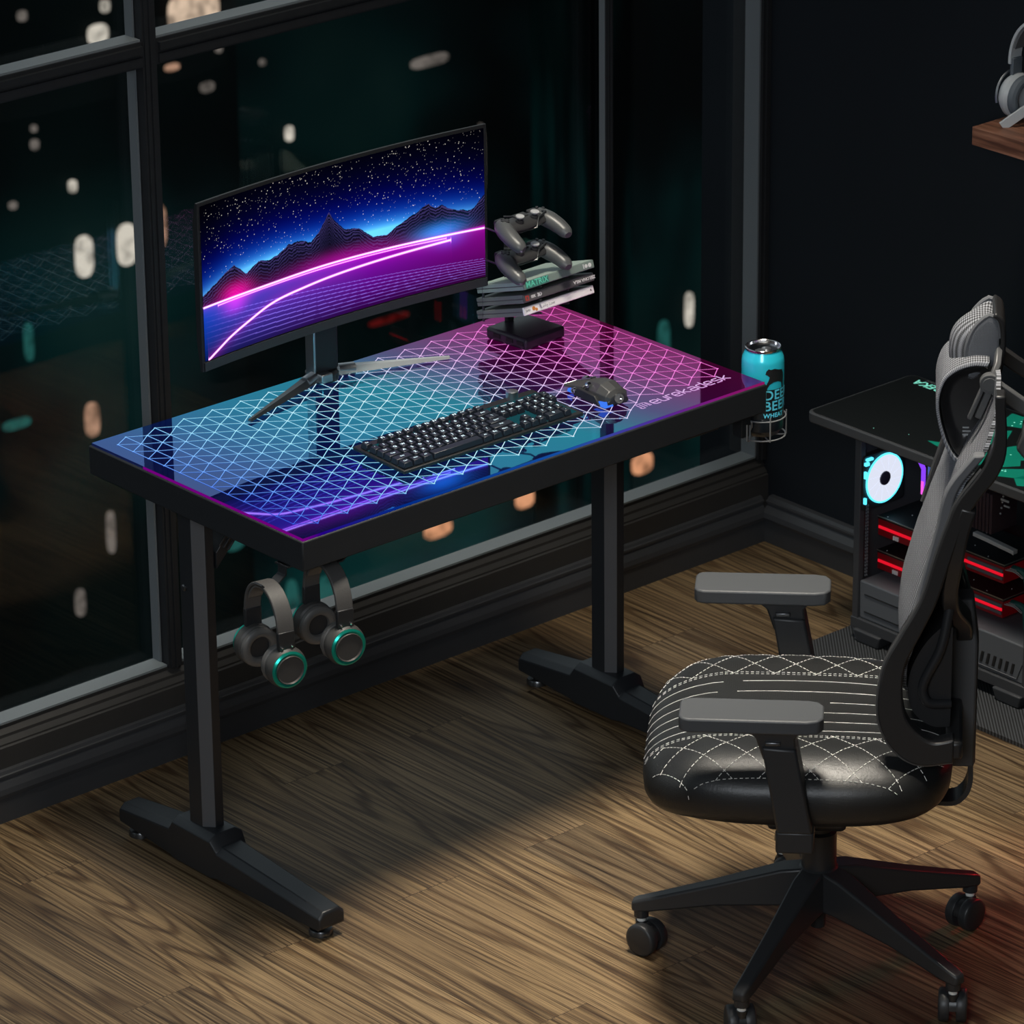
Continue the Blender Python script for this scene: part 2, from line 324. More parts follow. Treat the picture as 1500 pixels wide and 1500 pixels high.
# ------------------------------------------------------------------ mesh builder
class MB:
    def __init__(s): s.v = []; s.f = []; s.m = []; s.mi = 0
    def add(s, vs, fs):
        b = len(s.v); s.v += [tuple(v) for v in vs]
        for f in fs: s.f.append([b+i for i in f]); s.m.append(s.mi)
    def box(s, x0, x1, y0, y1, z0, z1, mx=None):
        vs = [Vector((x, y, z)) for z in (z0, z1) for y in (y0, y1) for x in (x0, x1)]
        if mx: vs = [mx @ v for v in vs]
        s.add(vs, [(0, 2, 3, 1), (4, 5, 7, 6), (0, 1, 5, 4), (2, 6, 7, 3), (0, 4, 6, 2), (1, 3, 7, 5)]); return s
    def loft(s, rings, cap=True, close=False):
        n = len(rings[0]); vs = [p for r in rings for p in r]; fs = []
        k = len(rings)
        for i in range(k if close else k-1):
            j = (i+1) % k
            for a in range(n):
                b = (a+1) % n
                fs.append((i*n+a, i*n+b, j*n+b, j*n+a))
        if cap and not close:
            fs.append(tuple(range(n-1, -1, -1))); fs.append(tuple((k-1)*n+a for a in range(n)))
        s.add(vs, fs); return s
    def cyl(s, p0, p1, r0, r1=None, n=24, cap=True):
        p0, p1 = Vector(p0), Vector(p1); r1 = r0 if r1 is None else r1
        d = (p1-p0).normalized(); a = d.orthogonal().normalized(); b = d.cross(a)
        rs = []
        for p, r in ((p0, r0), (p1, r1)):
            rs.append([p+(a*math.cos(t)+b*math.sin(t))*r for t in [2*PI*i/n for i in range(n)]])
        return s.loft(rs, cap)
    def lathe(s, prof, o=(0, 0, 0), ax=(0, 0, 1), n=32, cap=True):
        o = Vector(o); d = Vector(ax).normalized(); a = d.orthogonal().normalized(); b = d.cross(a)
        rs = [[o+d*h+(a*math.cos(2*PI*i/n)+b*math.sin(2*PI*i/n))*max(r, 1e-5) for i in range(n)] for r, h in prof]
        return s.loft(rs, cap)
    def tube(s, pts, r, n=8, flat=None, up=None, close=False):
        """round tube, or a flat bar (flat=(w, t)) along pts"""
        P = [Vector(p) for p in pts]; rs = []; k = len(P); pa = None
        for i, p in enumerate(P):
            if close: d = (P[(i+1) % k]-P[i-1]).normalized()
            else: d = (P[min(i+1, k-1)]-P[max(i-1, 0)]).normalized()
            if up is not None: a = Vector(up)-d*Vector(up).dot(d)
            elif pa is None: a = d.orthogonal()
            else: a = pa-d*pa.dot(d)
            a = a.normalized(); pa = a; b = d.cross(a)
            if flat:
                w, t = flat
                rs.append([p+a*x+b*y for x, y in ((w/2, t/2), (-w/2, t/2), (-w/2, -t/2), (w/2, -t/2))])
            else: rs.append([p+(a*math.cos(2*PI*j/n)+b*math.sin(2*PI*j/n))*r for j in range(n)])
        return s.loft(rs, True, close)
    def prism(s, poly, axis, lo, hi):
        """poly of 2D points extruded along axis ('x','y','z')"""
        def mk(p, h): return {'y': (p[0], h, p[1]), 'z': (p[0], p[1], h), 'x': (h, p[0], p[1])}[axis]
        return s.loft([[mk(p, lo) for p in poly], [mk(p, hi) for p in poly]])
    def build(s, name, m, parent=None, smooth=None, bevel=0., seg=2, sub=0, ang=35):
        me = bpy.data.meshes.new(name); me.from_pydata(s.v, [], s.f)
        ms = m if isinstance(m, (list, tuple)) else [m]
        for x in ms: me.materials.append(x)
        me.polygons.foreach_set('material_index', s.m)
        bm = bmesh.new(); bm.from_mesh(me); bmesh.ops.recalc_face_normals(bm, faces=bm.faces[:]); bm.to_mesh(me); bm.free()
        o = bpy.data.objects.new(name, me); C.objects.link(o)
        if parent: o.parent = parent
        if bevel > 0:
            b = o.modifiers.new('bevel', 'BEVEL'); b.width = bevel; b.segments = seg; b.limit_method = 'ANGLE'; b.angle_limit = R(30)
        if sub:
            q = o.modifiers.new('sub', 'SUBSURF'); q.levels = sub; q.render_levels = sub
        if smooth is None: smooth = True
        if smooth:
            me.polygons.foreach_set('use_smooth', [True]*len(me.polygons))
            if not sub: me.set_sharp_from_angle(angle=R(ang))
        me.update()
        return o

def cr(pts, n):
    """Catmull-Rom resample of 2D/3D points to n points"""
    P = [np.array(p, float) for p in pts]; P = [2*P[0]-P[1]]+P+[2*P[-1]-P[-2]]
    k = len(P)-3; out = []
    for i in range(n):
        t = i/(n-1)*k; j = min(int(t), k-1); t -= j
        a, b, c, d = P[j:j+4]
        out.append(tuple(.5*((2*b)+(-a+c)*t+(2*a-5*b+4*c-d)*t*t+(-a+3*b-3*c+d)*t**3)))
    return out

def thing(name, label, cat, loc=(0, 0, 0), rotz=0, group=None):
    o = bpy.data.objects.new(name, None); C.objects.link(o); o.empty_display_size = .05
    o.location = loc; o.rotation_euler = (0, 0, rotz); o['label'] = label; o['category'] = cat
    if group: o['group'] = group
    return o
def tag(o, label, cat, group=None):
    o['label'] = label; o['category'] = cat
    if group: o['group'] = group
    return o
def struct(o, kind='structure'):
    o['kind'] = kind; return o
def copy_tree(o, parent=None):
    c = o.copy(); C.objects.link(c)
    if parent: c.parent = parent
    for ch in list(o.children): copy_tree(ch, c)
    return c

def text_mesh(txt, size, m, name='lettering', parent=None, mx=None, ext=.0004, shear=0., off=0., align='CENTER', space=1.):
    cu = bpy.data.curves.new(name, 'FONT'); cu.body = txt; cu.size = size; cu.extrude = ext; cu.align_x = align; cu.align_y = 'CENTER'
    cu.shear = shear; cu.offset = off; cu.space_character = space; cu.resolution_u = 3
    t = bpy.data.objects.new(name+'_tmp', cu); C.objects.link(t)
    dg = bpy.context.evaluated_depsgraph_get(); dg.update()
    me = bpy.data.meshes.new_from_object(t.evaluated_get(dg)); bpy.data.objects.remove(t); bpy.data.curves.remove(cu)
    me.materials.clear(); me.materials.append(m)
    if mx: me.transform(mx)
    if name is None: return me
    me.name = name
    o = bpy.data.objects.new(name, me); C.objects.link(o)
    if parent: o.parent = parent
    return o

def basis(o, ax, ay, az):
    m = Matrix.Identity(4)
    for i, a in enumerate((ax, ay, az)):
        for j in range(3): m[j][i] = a[j]
    for j in range(3): m[j][3] = o[j]
    return m

# ================================================================== THE ROOM
XL, XR, YF, YB, ZC = -6.5, 1.81, -7.2, .765, 4.7
mb = MB(); mb.box(XL, XR+.1, YF, YB+.15, -.06, 0); struct(mb.build('floor', M['floor'], smooth=False))
mb = MB(); mb.box(XL-.1, XR+.1, YF-.1, YB+.2, ZC, ZC+.1); struct(mb.build('ceiling', M['ceil'], smooth=False))
mb = MB(); mb.box(XR, XR+.1, YF, YB+.2, -.05, ZC); struct(mb.build('wall_right', M['wallpaint'], smooth=False))
mb = MB(); mb.box(XL-.1, XL, YF, YB+.2, -.05, ZC); struct(mb.build('wall_left', M['wallpaint'], smooth=False))
mb = MB(); mb.box(XL, XR, YF-.1, YF, -.05, ZC); struct(mb.build('wall_front', M['wallpaint'], smooth=False))
# window wall: knee wall under the glazing with its sloping sill mouldings
prof = [(.826, -.04), (.764, -.04), (.764, .1365), (.768, .1385), (.768, .142), (.776, .150), (.776, .156), (.785, .164), (.785, .171), (.826, .172), (.826, -.04)]
mb = MB(); mb.prism([(y, z) for y, z in prof[1:]], 'x', XL, XR-.0005); struct(mb.build('wall_back', M['panel'], smooth=False))
# lintel above window
mb = MB(); mb.box(XL, XR-.0005, .765, .865, 4.45, ZC); struct(mb.build('trim_lintel', M['panel'], smooth=False))
# baseboards (profiled)
bp_ = [(0, 0), (0, .0470), (-.003, .0490), (-.0045, .056), (-.003, .066), (.002, .076), (.0045, .080), (.0045, .084), (.0015, .0855), (.0015, .089), (.004, .0905), (.0065, .096), (.011, .0975), (.013, .0975), (.013, 0)]
def board(name, mk, a, b):
    mb = MB(); mb.loft([[mk(d, z, a) for d, z in bp_], [mk(d, z, b) for d, z in bp_]]); return struct(mb.build(name, M['base'], smooth=False))
board('baseboard_back', lambda d, z, t: (t, .751+d, z), XL, XR-.0225)
board('baseboard_right', lambda d, z, t: (1.7875+d*1.7, t, z), YF, .751)

# windows -----------------------------------------------------------
GY = .822      # glass plane
def stile(mb, x0, x1, z0, z1, yf=.778, dp=.047):
    mb.mi = 0
    mb.box(x0, x1, yf, yf+.006, z0, z1)              # front plate
    w = x1-x0
    mb.box(x0+w*.12, x1-w*.12, yf-.004, yf, z0, z1)
    mb.box(x0+w*.38, x0+w*.52, yf-.009, yf-.004, z0, z1)
    mb.box(x0+.002, x1-.002, yf+.006, yf+dp, z0, z1)
def window(idx, xa, xb, zrows, jl=.040, jr=.040):
    root = bpy.data.objects.new('window_%d' % idx, None); C.objects.link(root); struct(root)
    root.location = (0, 0, 0)
    mb = MB()
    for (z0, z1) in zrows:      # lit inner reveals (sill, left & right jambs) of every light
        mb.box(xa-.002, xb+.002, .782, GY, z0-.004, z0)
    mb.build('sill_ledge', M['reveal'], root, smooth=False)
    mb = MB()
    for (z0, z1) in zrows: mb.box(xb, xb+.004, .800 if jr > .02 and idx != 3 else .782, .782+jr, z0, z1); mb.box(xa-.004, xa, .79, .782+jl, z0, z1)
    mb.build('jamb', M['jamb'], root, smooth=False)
    mb = MB()
    for (z0, z1), (z2, z3) in zip(zrows[:-1], zrows[1:]):
        mb.box(xa-.004, xb+.004, .778, GY+.006, z1, z2-.004); mb.box(xa, xb, .773, .778, z1+.004, z1+.02); mb.box(xa, xb, .770, .778, z1+.026, z2-.010)
    mb.build('transom', M['frame'], root, smooth=False)
    for (z0, z1) in zrows:
        mb = MB(); mb.box(xa-.001, xb+.001, GY, GY+.006, z0-.001, z1); mb.build('glass_pane', M['pane'], root, smooth=False)
    return root
rows = [(.176, 1.306), (1.356, 2.62), (2.68, 4.42)]
window(1, -1.19, .294, rows); window(2, .330, 1.379, rows, jr=.016); window(3, 1.3965, 1.788, rows, jl=.016)
window(4, -2.70, -1.235, rows); window(5, -4.2, -2.745, rows)
for i, (a, b) in enumerate([(.298, .326), (1.381, 1.3945), (-1.231, -1.194), (-2.741, -2.704)]):
    mb = MB(); stile(mb, a-.001, b+.001, .170, 4.45, dp=.022 if i == 1 else .047); struct(mb.build('trim_%d' % (i+1), M['frame'], smooth=False))
mb = MB(); mb.box(1.7922, 1.8095, .776, .86, .168, 4.45); mb.box(1.799, 1.8095, .771, .776, .168, 4.45); struct(mb.build('trim_5', M['frame'], smooth=False))
mb = MB(); mb.box(XL, -4.204, .77, .86, .168, 4.45); struct(mb.build('trim_6', M['frame'], smooth=False))
mb = MB(); mb.box(-4.2, 1.79, .778, .86, 4.42, 4.452); struct(mb.build('trim_7', M['frame'], smooth=False))

# ================================================================== THE CITY OUTSIDE
def building(name, label, x0, x1, y0, ztop, m, wins):
    t = thing(name, label, 'building', ((x0+x1)/2, y0, -75))
    cx = (x0+x1)/2
    mb = MB(); mb.box(x0-cx, x1-cx, 0, 14, 0, ztop+75); mb.box(x0-cx-.3, x1-cx+.3, -.3, 14.3, ztop+75, ztop+76); mb.build('tower_wall', m, t, smooth=False)
    for (x, z, w, h, m2) in wins:
        mb = MB(); X = x-cx; Z = z+75
        n = 12; pts = []
        for i in range(n*2):      # rounded rectangle window
            a = 2*PI*i/(n*2); c, s = math.cos(a), math.sin(a)
            pts.append((X+w/2*abs(c)**.7*(1 if c > 0 else -1), Z+h/2*abs(s)**.6*(1 if s > 0 else -1)))
        mb.prism(pts, 'y', -.22, -.125); mb.build('lit_window', m2, t, smooth=False)
    return t
wW = soft_window('room_light_warm_white', (.80, .72, .62), .85); wP = soft_window('room_light_peach', (.75, .42, .28), .6)
wD = soft_window('room_light_dim', (.35, .30, .27), .45); wO = soft_window('room_light_orange', (.95, .42, .22), .8)
wB = soft_window('shopfront_brown', (.30, .17, .12), .6); wT = soft_window('room_light_teal', (.02, .12, .11), .7); wC = soft_window('hall_light_cream', (.85, .62, .46), .9)
wR = soft_window('sign_red', (.10, .006, .006), .8)
building('office_tower', 'dark teal office tower seen through the left window with two pale lit windows', 58, 77.0, 100, -20, facade_mat('tower_facade_teal', 3., .12, .10, .42, [(-51, .12), (-47, .7), (-42, .8), (-38.5, .15), (-34, .08)]), [
    (70.8, -41.3, .62, 1.31, wW), (72.4, -41.3, .68, 1.32, wW), (73.5, -41.0, .8, 1.5, wP), (71.7, -34.5, .71, .59, wW), (72.0, -33.7, .3, .38, wW),
    (75.3, -34.5, 1.9, 1.3, wC), (70.8, -46.6, .5, 1.1, wP), (70.5, -39.0, .26, .38, wW), (69.2, -37.4, .25, .3, wD), (69.2, -36.9, .18, .2, wD),
    (68.3, -39.1, .25, .22, wD), (74.4, -36.1, .5, .2, wP), (75.7, -37.0, .5, .3, wD), (73.3, -36.9, .35, .5, wD), (68.0, -46.0, 1.0, .3, wT), (76.1, -50.8, 1.2, 3.4, wT),
    (69.0, -33.4, .3, .3, wD), (69.5, -34.9, .2, .25, wD), (68.6, -43.5, .3, 1.2, wT), (71.3, -50.5, .3, 1.4, wD), (70.0, -52.5, .35, .9, wD), (76.2, -35.9, .2, .2, wD)])
building('apartment_block', 'dark apartment block seen behind the monitor through the middle window', 77.5, 92.6, 104, -22, facade_mat('block_facade_teal', 9., .12, .12, .48, [(-57, 1.3), (-53, .6), (-49, .3), (-44, .45), (-40, .35), (-36, .18)]), [
    (88.0, -39.6, 1.6, .36, wD), (82.0, -40.8, .3, .5, wW), (81.0, -38.2, .2, .2, wD), (79.0, -41.0, .3, .8, wT), (92.0, -56.4, .8, .65, wO), (88.0, -56.4, 1.2, .6, wO),
    (86.0, -48.2, 1.7, .2, wR), (83.4, -51.2, .5, 1.6, wT), (84.6, -51.5, .4, 1.5, wD), (85.8, -50.3, .9, .25, wR), (81.5, -57.5, .5, 2.2, wT), (83.0, -57.7, .9, 2.0, wT), (79.6, -58, .6, 2.4, wT), (90.2, -43.5, .25, 2.5, wD), (79.0, -38.6, .2, .2, wW), (88.8, -51.3, 1.2, .2, wR)])
building('brick_shopfront_block', 'dark block with brown lit frontage seen through the right window', 93.6, 112, 100, -24, facade_mat('side_facade_teal', 14., .2, .10, .42, [(-57, .9), (-50, .35), (-45, .7), (-41, .15), (-36, .1)]), [
    (96.1, -49.3, .34, 1.25, wW), (97.3, -42.4, .35, .8, wD), (97.5, -43.1, .5, .5, wD), (97.5, -44.3, .9, .6, wB), (97.8, -45.1, .9, .4, wB), (98.1, -46.1, 1.1, .9, wB), (98.1, -47.3, 1.4, 1.1, wB),
    (98.4, -48.8, 1.0, 1.5, wB), (98.6, -50.4, .8, 1.2, wB), (97.9, -39.2, .25, .4, wD), (98.9, -38.4, .2, .5, wW), (93.9, -54.4, .9, .75, wO), (94.9, -50.3, .5, 1.8, wT), (97.0, -40.2, .15, .3, wD)])
mb = MB(); mb.box(-250, 300, 6, 400, -75.5, -75); g = mb.build('ground', mat('night_asphalt', (.004, .005, .006), .9, var=.3, vscale=.2), smooth=False); struct(g)

# ================================================================== GAMING DESK
W, D, H = 1.0454, .578, .75
desk = thing('gaming_desk', 'black gaming desk with glowing led-coloured glass top and two T-shaped legs by the window', 'desk', (0, 0, 0))
mb = MB(); mb.box(0, W, 0, D, .693, .7455); mb.build('desktop', M['desk_case'], desk, bevel=.0025)
# rgb strip round the rim
mb = MB(); mb.box(.003, .0045, .004, D-.15, .7455, .7496); mb.box(.003, W-.003, .003, .0045, .7455, .7496); mb.build('light_strip', M['strip'], desk, smooth=False)
mb = MB(); mb.box(.0045, W-.004, .0045, D-.004, .7455, .7498)
# printed light grid
def seg(mb, a, b, w, z=.7500, zt=.75025):
    a = Vector((*a, 0)); b = Vector((*b, 0)); d = (b-a).normalized(); n = Vector((-d.y, d.x, 0))*w/2
    q = [a+n, b+n, b-n, a-n]
    mb.add([(p.x, p.y, zt) for p in q], [(0, 1, 2, 3)])
def dot(mb, a, r, zt=.7503):
    mb.add([(a[0]+r*math.cos(t), a[1]+r*math.sin(t), zt) for t in [PI*i/3 for i in range(6)]], [tuple(range(6))])
mb.mi = 1
X0, DX, DY = .0317, .03111, .04306
cols = []
for c in range(33):
    x = X0+DX*c
    ys = [.0625+DY*j for j in range(12)] if c % 2 == 0 else [.0385+.04306*j for j in range(13)]
    if x > .79: ys = [y for y in ys if y > .074]
    elif x > .77: ys = [y for y in ys if y > .05]
    cols.append((x, ys))
lw = .0013
for c, (x, ys) in enumerate(cols):
    for a, b in zip(ys[:-1], ys[1:]): seg(mb, (x, a), (x, b), lw)
    for y in ys:
        dot(mb, (x, y), .0021)
        if c < 32:
            x2, y2s = cols[c+1]
            for y2 in y2s:
                if abs(y2-y) < DY*.62: seg(mb, (x, y), (x2, y2), lw)
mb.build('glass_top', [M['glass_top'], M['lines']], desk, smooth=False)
# desk maker's mark: ribbed roundel and wide rounded lettering drawn in double lines
mb = MB()
LM = basis((.7990, .0520, 0), (.9995, .010, 0), (-.010, .9995, 0), (0, 0, 1)) @ Matrix.Scale(1.17, 4)
def stroke(pts, w=.0013, z=.7503):
    for a, b in zip(pts[:-1], pts[1:]):
        A = LM @ Vector((*a, 0)); B = LM @ Vector((*b, 0)); seg(mb, A[:2], B[:2], w, zt=z)
mb.mi = 0
glyph = {   # unit box 0..1 x 0..1 (k, d reach 1.5)
 'e': [[(.95, .45), (.1, .45)], [(.95, .45), (.95, .85), (.8, 1), (.2, 1), (0, .8), (0, .2), (.2, 0), (.95, 0)]],
 'u': [[(0, 1), (0, .2), (.2, 0), (.95, 0), (.95, 1)]],
 'r': [[(0, 0), (0, 1), (.75, 1)]],
 'k': [[(0, 0), (0, 1.45)], [(.95, 1), (.15, .5), (.95, 0)]],
 'a': [[(.1, 1), (.8, 1), (.95, .85), (.95, 0), (.15, 0), (0, .15), (0, .4), (.15, .55), (.95, .55)]],
 'd': [[(.95, 1.45), (.95, 0), (.2, 0), (0, .2), (0, .8), (.2, 1), (.95, 1)]],
 's': [[(.95, 1), (.15, 1), (0, .85), (0, .65), (.15, .5), (.8, .5), (.95, .35), (.95, .15), (.8, 0), (0, 0)]]}
def word(txt, x, y, cw, chh, gap, w):
    for chh_ in txt:
        for pl in glyph[chh_]: stroke([(x+px*cw, y+py*chh) for px, py in pl], w)
        x += cw*(.62 if chh_ == 'r' else 1)+gap
word('eurekadesk', .026, .002, .0126, .0145, .0040, .0027)
for i in range(4):
    x = i*.0055
    stroke([(x, .003), (x, .016)], .0019)
stroke([(-.003, .005), (-.001, .0005), (.0055, .0005)], .0015); stroke([(-.001, .0185), (.016, .0185), (.0195, .015), (.0195, .003)], .0015)
mb.build('desk_logo', glow('logo_lilac_light', (.85, .55, .95), .85), desk, smooth=False)
# legs
for x in (.053, W-.053):
    mb = MB(); hex_ = [(-.020, .378), (-.020, .343), (-.004, .326), (.014, .326), (.014, .378)]
    mb.mi = 0
    mb.prism([(x+a, b) for a, b in hex_], 'z', .070, .693)
    mb.mi = 1
    o = mb.build('leg_column', [M['steel'], M['steel_face']], desk, bevel=.0012)
    for pgon in o.data.polygons:
        if pgon.normal.x < -.3 and pgon.normal.y < -.05: pgon.material_index = 1  # slanted face takes the lighter coat
    mb = MB()      # foot: centre block with two tapering arms
    def sec(y, w, z0, z1): return [(x-w, y, z0), (x-w, y, z1-.010), (x-w*.6, y, z1), (x+w*.6, y, z1), (x+w, y, z1-.010), (x+w, y, z0)]
    mb.loft([sec(.018, .026, .028, .052), sec(.022, .028, .022, .056), (sec(.29, .033, .020, .078)), sec(.305, .036, .018, .098), sec(.41, .036, .018, .098), sec(.425, .033, .020, .078), sec(.575, .027, .026, .060), sec(.579, .025, .030, .055)])
    mb.build('foot', M['steel'], desk, bevel=.0018)
    for y in (.049, .552):
        mb = MB(); mb.lathe([(.010, .020), (.006, .020), (.006, .010), (.019, .010), (.021, .006), (.021, 0)], (x, y, 0)); mb.lathe([(.0045, .010), (.0045, .026)], (x, y, 0), n=12)
        mb.build('levelling_pad', M['gun'], desk)
    mb = MB(); mb.lathe([(.006, 0), (.006, .002), (.004, .0035)], (x-.0203, .366, .54), (-1, 0, 0), n=16); mb.build('bolt', M['gun'], desk)
mb = MB(); mb.box(.08, W-.08, .33, .36, .655, .693); mb.build('cross_beam', M['steel'], desk, bevel=.001)
for x, sgn in ((.079, 1), (W-.079, -1)):
    mb = MB(); mb.prism([(x, .60), (x, .57), (x+sgn*.10, .675), (x+sgn*.10, .693), (x+sgn*.085, .693)], 'y', .335, .372); mb.build('gusset', M['steel'], desk, bevel=.001)
mb = MB()
for k in range(3): mb.tube([(.085, .31+.012*k, .612), (.125, .31+.012*k, .655), (.17, .31+.012*k, .688)], .0025)
mb.build('cable_bundle', M['plastic'], desk)
mb = MB(); mb.box(.87, .95, .02, .06, .680, .693); mb.build('light_controller', M['plastic'], desk, bevel=.003)

# headphone hook (bolted under the left front corner)
hook = thing('headphone_hook', 'small black steel headphone hook under the near left desk corner', 'hook', (.03, .05, .6925))
mb = MB(); mb.tube([(-.03, .005, 0), (-.03, .005, -.018), (-.048, .004, -.0285), (-.075, .003, -.0285), (-.082, .003, -.021)], 0, flat=(.020, .003), up=(0, 1, 0)); mb.build('front_arm', M['steel'], hook)
mb = MB(); mb.tube([(.045, 0, 0), (.045, 0, -.012), (.060, 0, -.0245), (.085, 0, -.0245), (.100, 0, -.014)], 0, flat=(.020, .003), up=(0, 1, 0)); mb.build('rear_arm', M['steel'], hook)
mb = MB(); mb.box(-.035, .055, -.014, .018, -.003, 0); mb.build('mounting_plate', M['steel'], hook)

# ================================================================== HEADPHONES (hanging)
def headphones(label, loc, rotz):
    t = thing('headphones', label, 'headphones', loc, rotz, 'headphones hung under the desk corner')
    # local: x = headband axis (near cup at +x), y = band width, z down; origin at the band's top underside
    hw, hh = .058, .080
    arc = [(-hw*math.cos(a)*(1+.05*math.sin(a)), 0, -hh+hh*math.sin(a)**.8) for a in [R(8)+R(164)*i/22 for i in range(23)]]
    mb = MB(); mb.tube(arc, 0, flat=(.030, .006), up=(0, 1, 0)); mb.build('headband', M['band'], t, bevel=.0015)
    mb = MB(); mb.tube([(x*.90, y, z-.0045) for x, y, z in arc[3:-3]], 0, flat=(.026, .004), up=(0, 1, 0)); mb.build('headband_padding', M['leatherette'], t, bevel=.001)
    for s in (-1, 1):
        x = s*hw
        mb = MB(); mb.box(x-.0045, x+.0045, -.015, .015, -hh-.014, -hh+.018); mb.build('slider', M['plastic'], t, bevel=.0015)
        mb = MB(); mb.box(x-.003, x+.003, -.006, .006, -hh-.034, -hh-.012); mb.tube([(x+s*.006, .021*math.cos(a), -.124+.026*math.sin(a)) for a in [R(-40)+R(260)*i/16 for i in range(17)]], 0, flat=(.004, .006), up=(1, 0, 0))
        mb.build('yoke', M['teal_metal'], t)
        cz = -.126
        mb = MB(); mb.lathe([(.0, -.017), (.028, -.017), (.034, -.012), (.0355, -.004), (.0345, .004), (.031, .009), (.030, .010)], (x, 0, cz), (s, 0, 0)); mb.build('ear_cup', M['headphone'], t)
        mb = MB(); mb.lathe([(.025, .009), (.0252, .0135), (.024, .0155), (.0225, .0135), (.0222, .013), (.001, .0132)], (x, 0, cz), (s, 0, 0)); mb.build('cup_cap', M['headphone'], t)
        mb = MB(); mb.lathe([(.0310, .0088), (.0318, .0118), (.0285, .0142), (.0252, .0130), (.0250, .0088)], (x, 0, cz), (s, 0, 0)); mb.build('cup_ring', M['teal_metal'], t)
        mb = MB(); n = 28; rs = []
        for i in range(n):
            a = 2*PI*i/n; rs.append([(x-s*(.022+.008*math.sin(b)), (.0262+.0085*math.cos(b))*math.cos(a), cz+(.0262+.0085*math.cos(b))*math.sin(a)) for b in [2*PI*j/10 for j in range(10)]])
        mb.loft(rs, False, True); mb.build('ear_pad', M['leatherette'], t)
        mb = MB(); mb.lathe([(.020, 0), (.020, .002), (.0, .002)], (x-s*.018, 0, cz), (-s, 0, 0)); mb.build('ear_mesh', M['plastic'], t)
        mb = MB()
        for yy in (-.009, .009): mb.lathe([(.0022, 0), (.0022, .002), (.001, .0028)], (x+s*.0045, yy, -hh-.008), (s, 0, 0), n=10)
        mb.build('screws', M['chrome'], t)
    return t
HPROT = R(-101)
headphones('dark headphones with teal cup rings hung left of the other pair under desk corner', (-.032, .054, .6655), HPROT)
headphones('dark headphones with teal cup rings hung right of the other pair, nearer the desk legs', (.090, .052, .6690), HPROT)

# ================================================================== MONITOR
mon = thing('curved_monitor', 'wide curved monitor showing neon mountains and pink light trails', 'monitor', (.486, .50, .75))
RAD = 2.30; HWD = .318; Z0, Z1 = .133, .412     # screen bottom/top relative to desk
def scr(u, v, dy=0.):        # u -1..1 along the screen, v 0..1 up
    a = u*HWD/RAD
    return ((RAD-0)*math.sin(a), -.012-(RAD-RAD*math.cos(a))+dy, Z0+(Z1-Z0)*v)
mb = MB(); rs = []
for i in range(41):
    u = -1.012+2.024*i/40; a = u*HWD/RAD; x = RAD*math.sin(a); y = -.012-(RAD-RAD*math.cos(a))
    e = 1-abs(u)**6*.75
    rs.append([(x, y+.0012, Z0-.017), (x, y+.0012, Z1+.004), (x, y+.006, Z1+.004), (x, y+.010+.020*e, Z1-.03), (x, y+.010+.022*e, Z0+.03), (x, y+.006, Z0-.017)])
mb.loft(rs); mb.build('monitor_housing', M['plastic'], mon, ang=25)
# lower bezel lip
mb = MB(); rs = []
for i in range(41):
    x, y, z = scr(-1.0+2.0*i/40, 0); rs.append([(x, y-.002, z-.0165), (x, y-.002, z-.0012), (x, y+.002, z-.0012), (x, y+.002, z-.0165)])
mb.loft(rs); mb.build('bezel', mat('bezel_plastic', (.03, .032, .035), .35), mon)
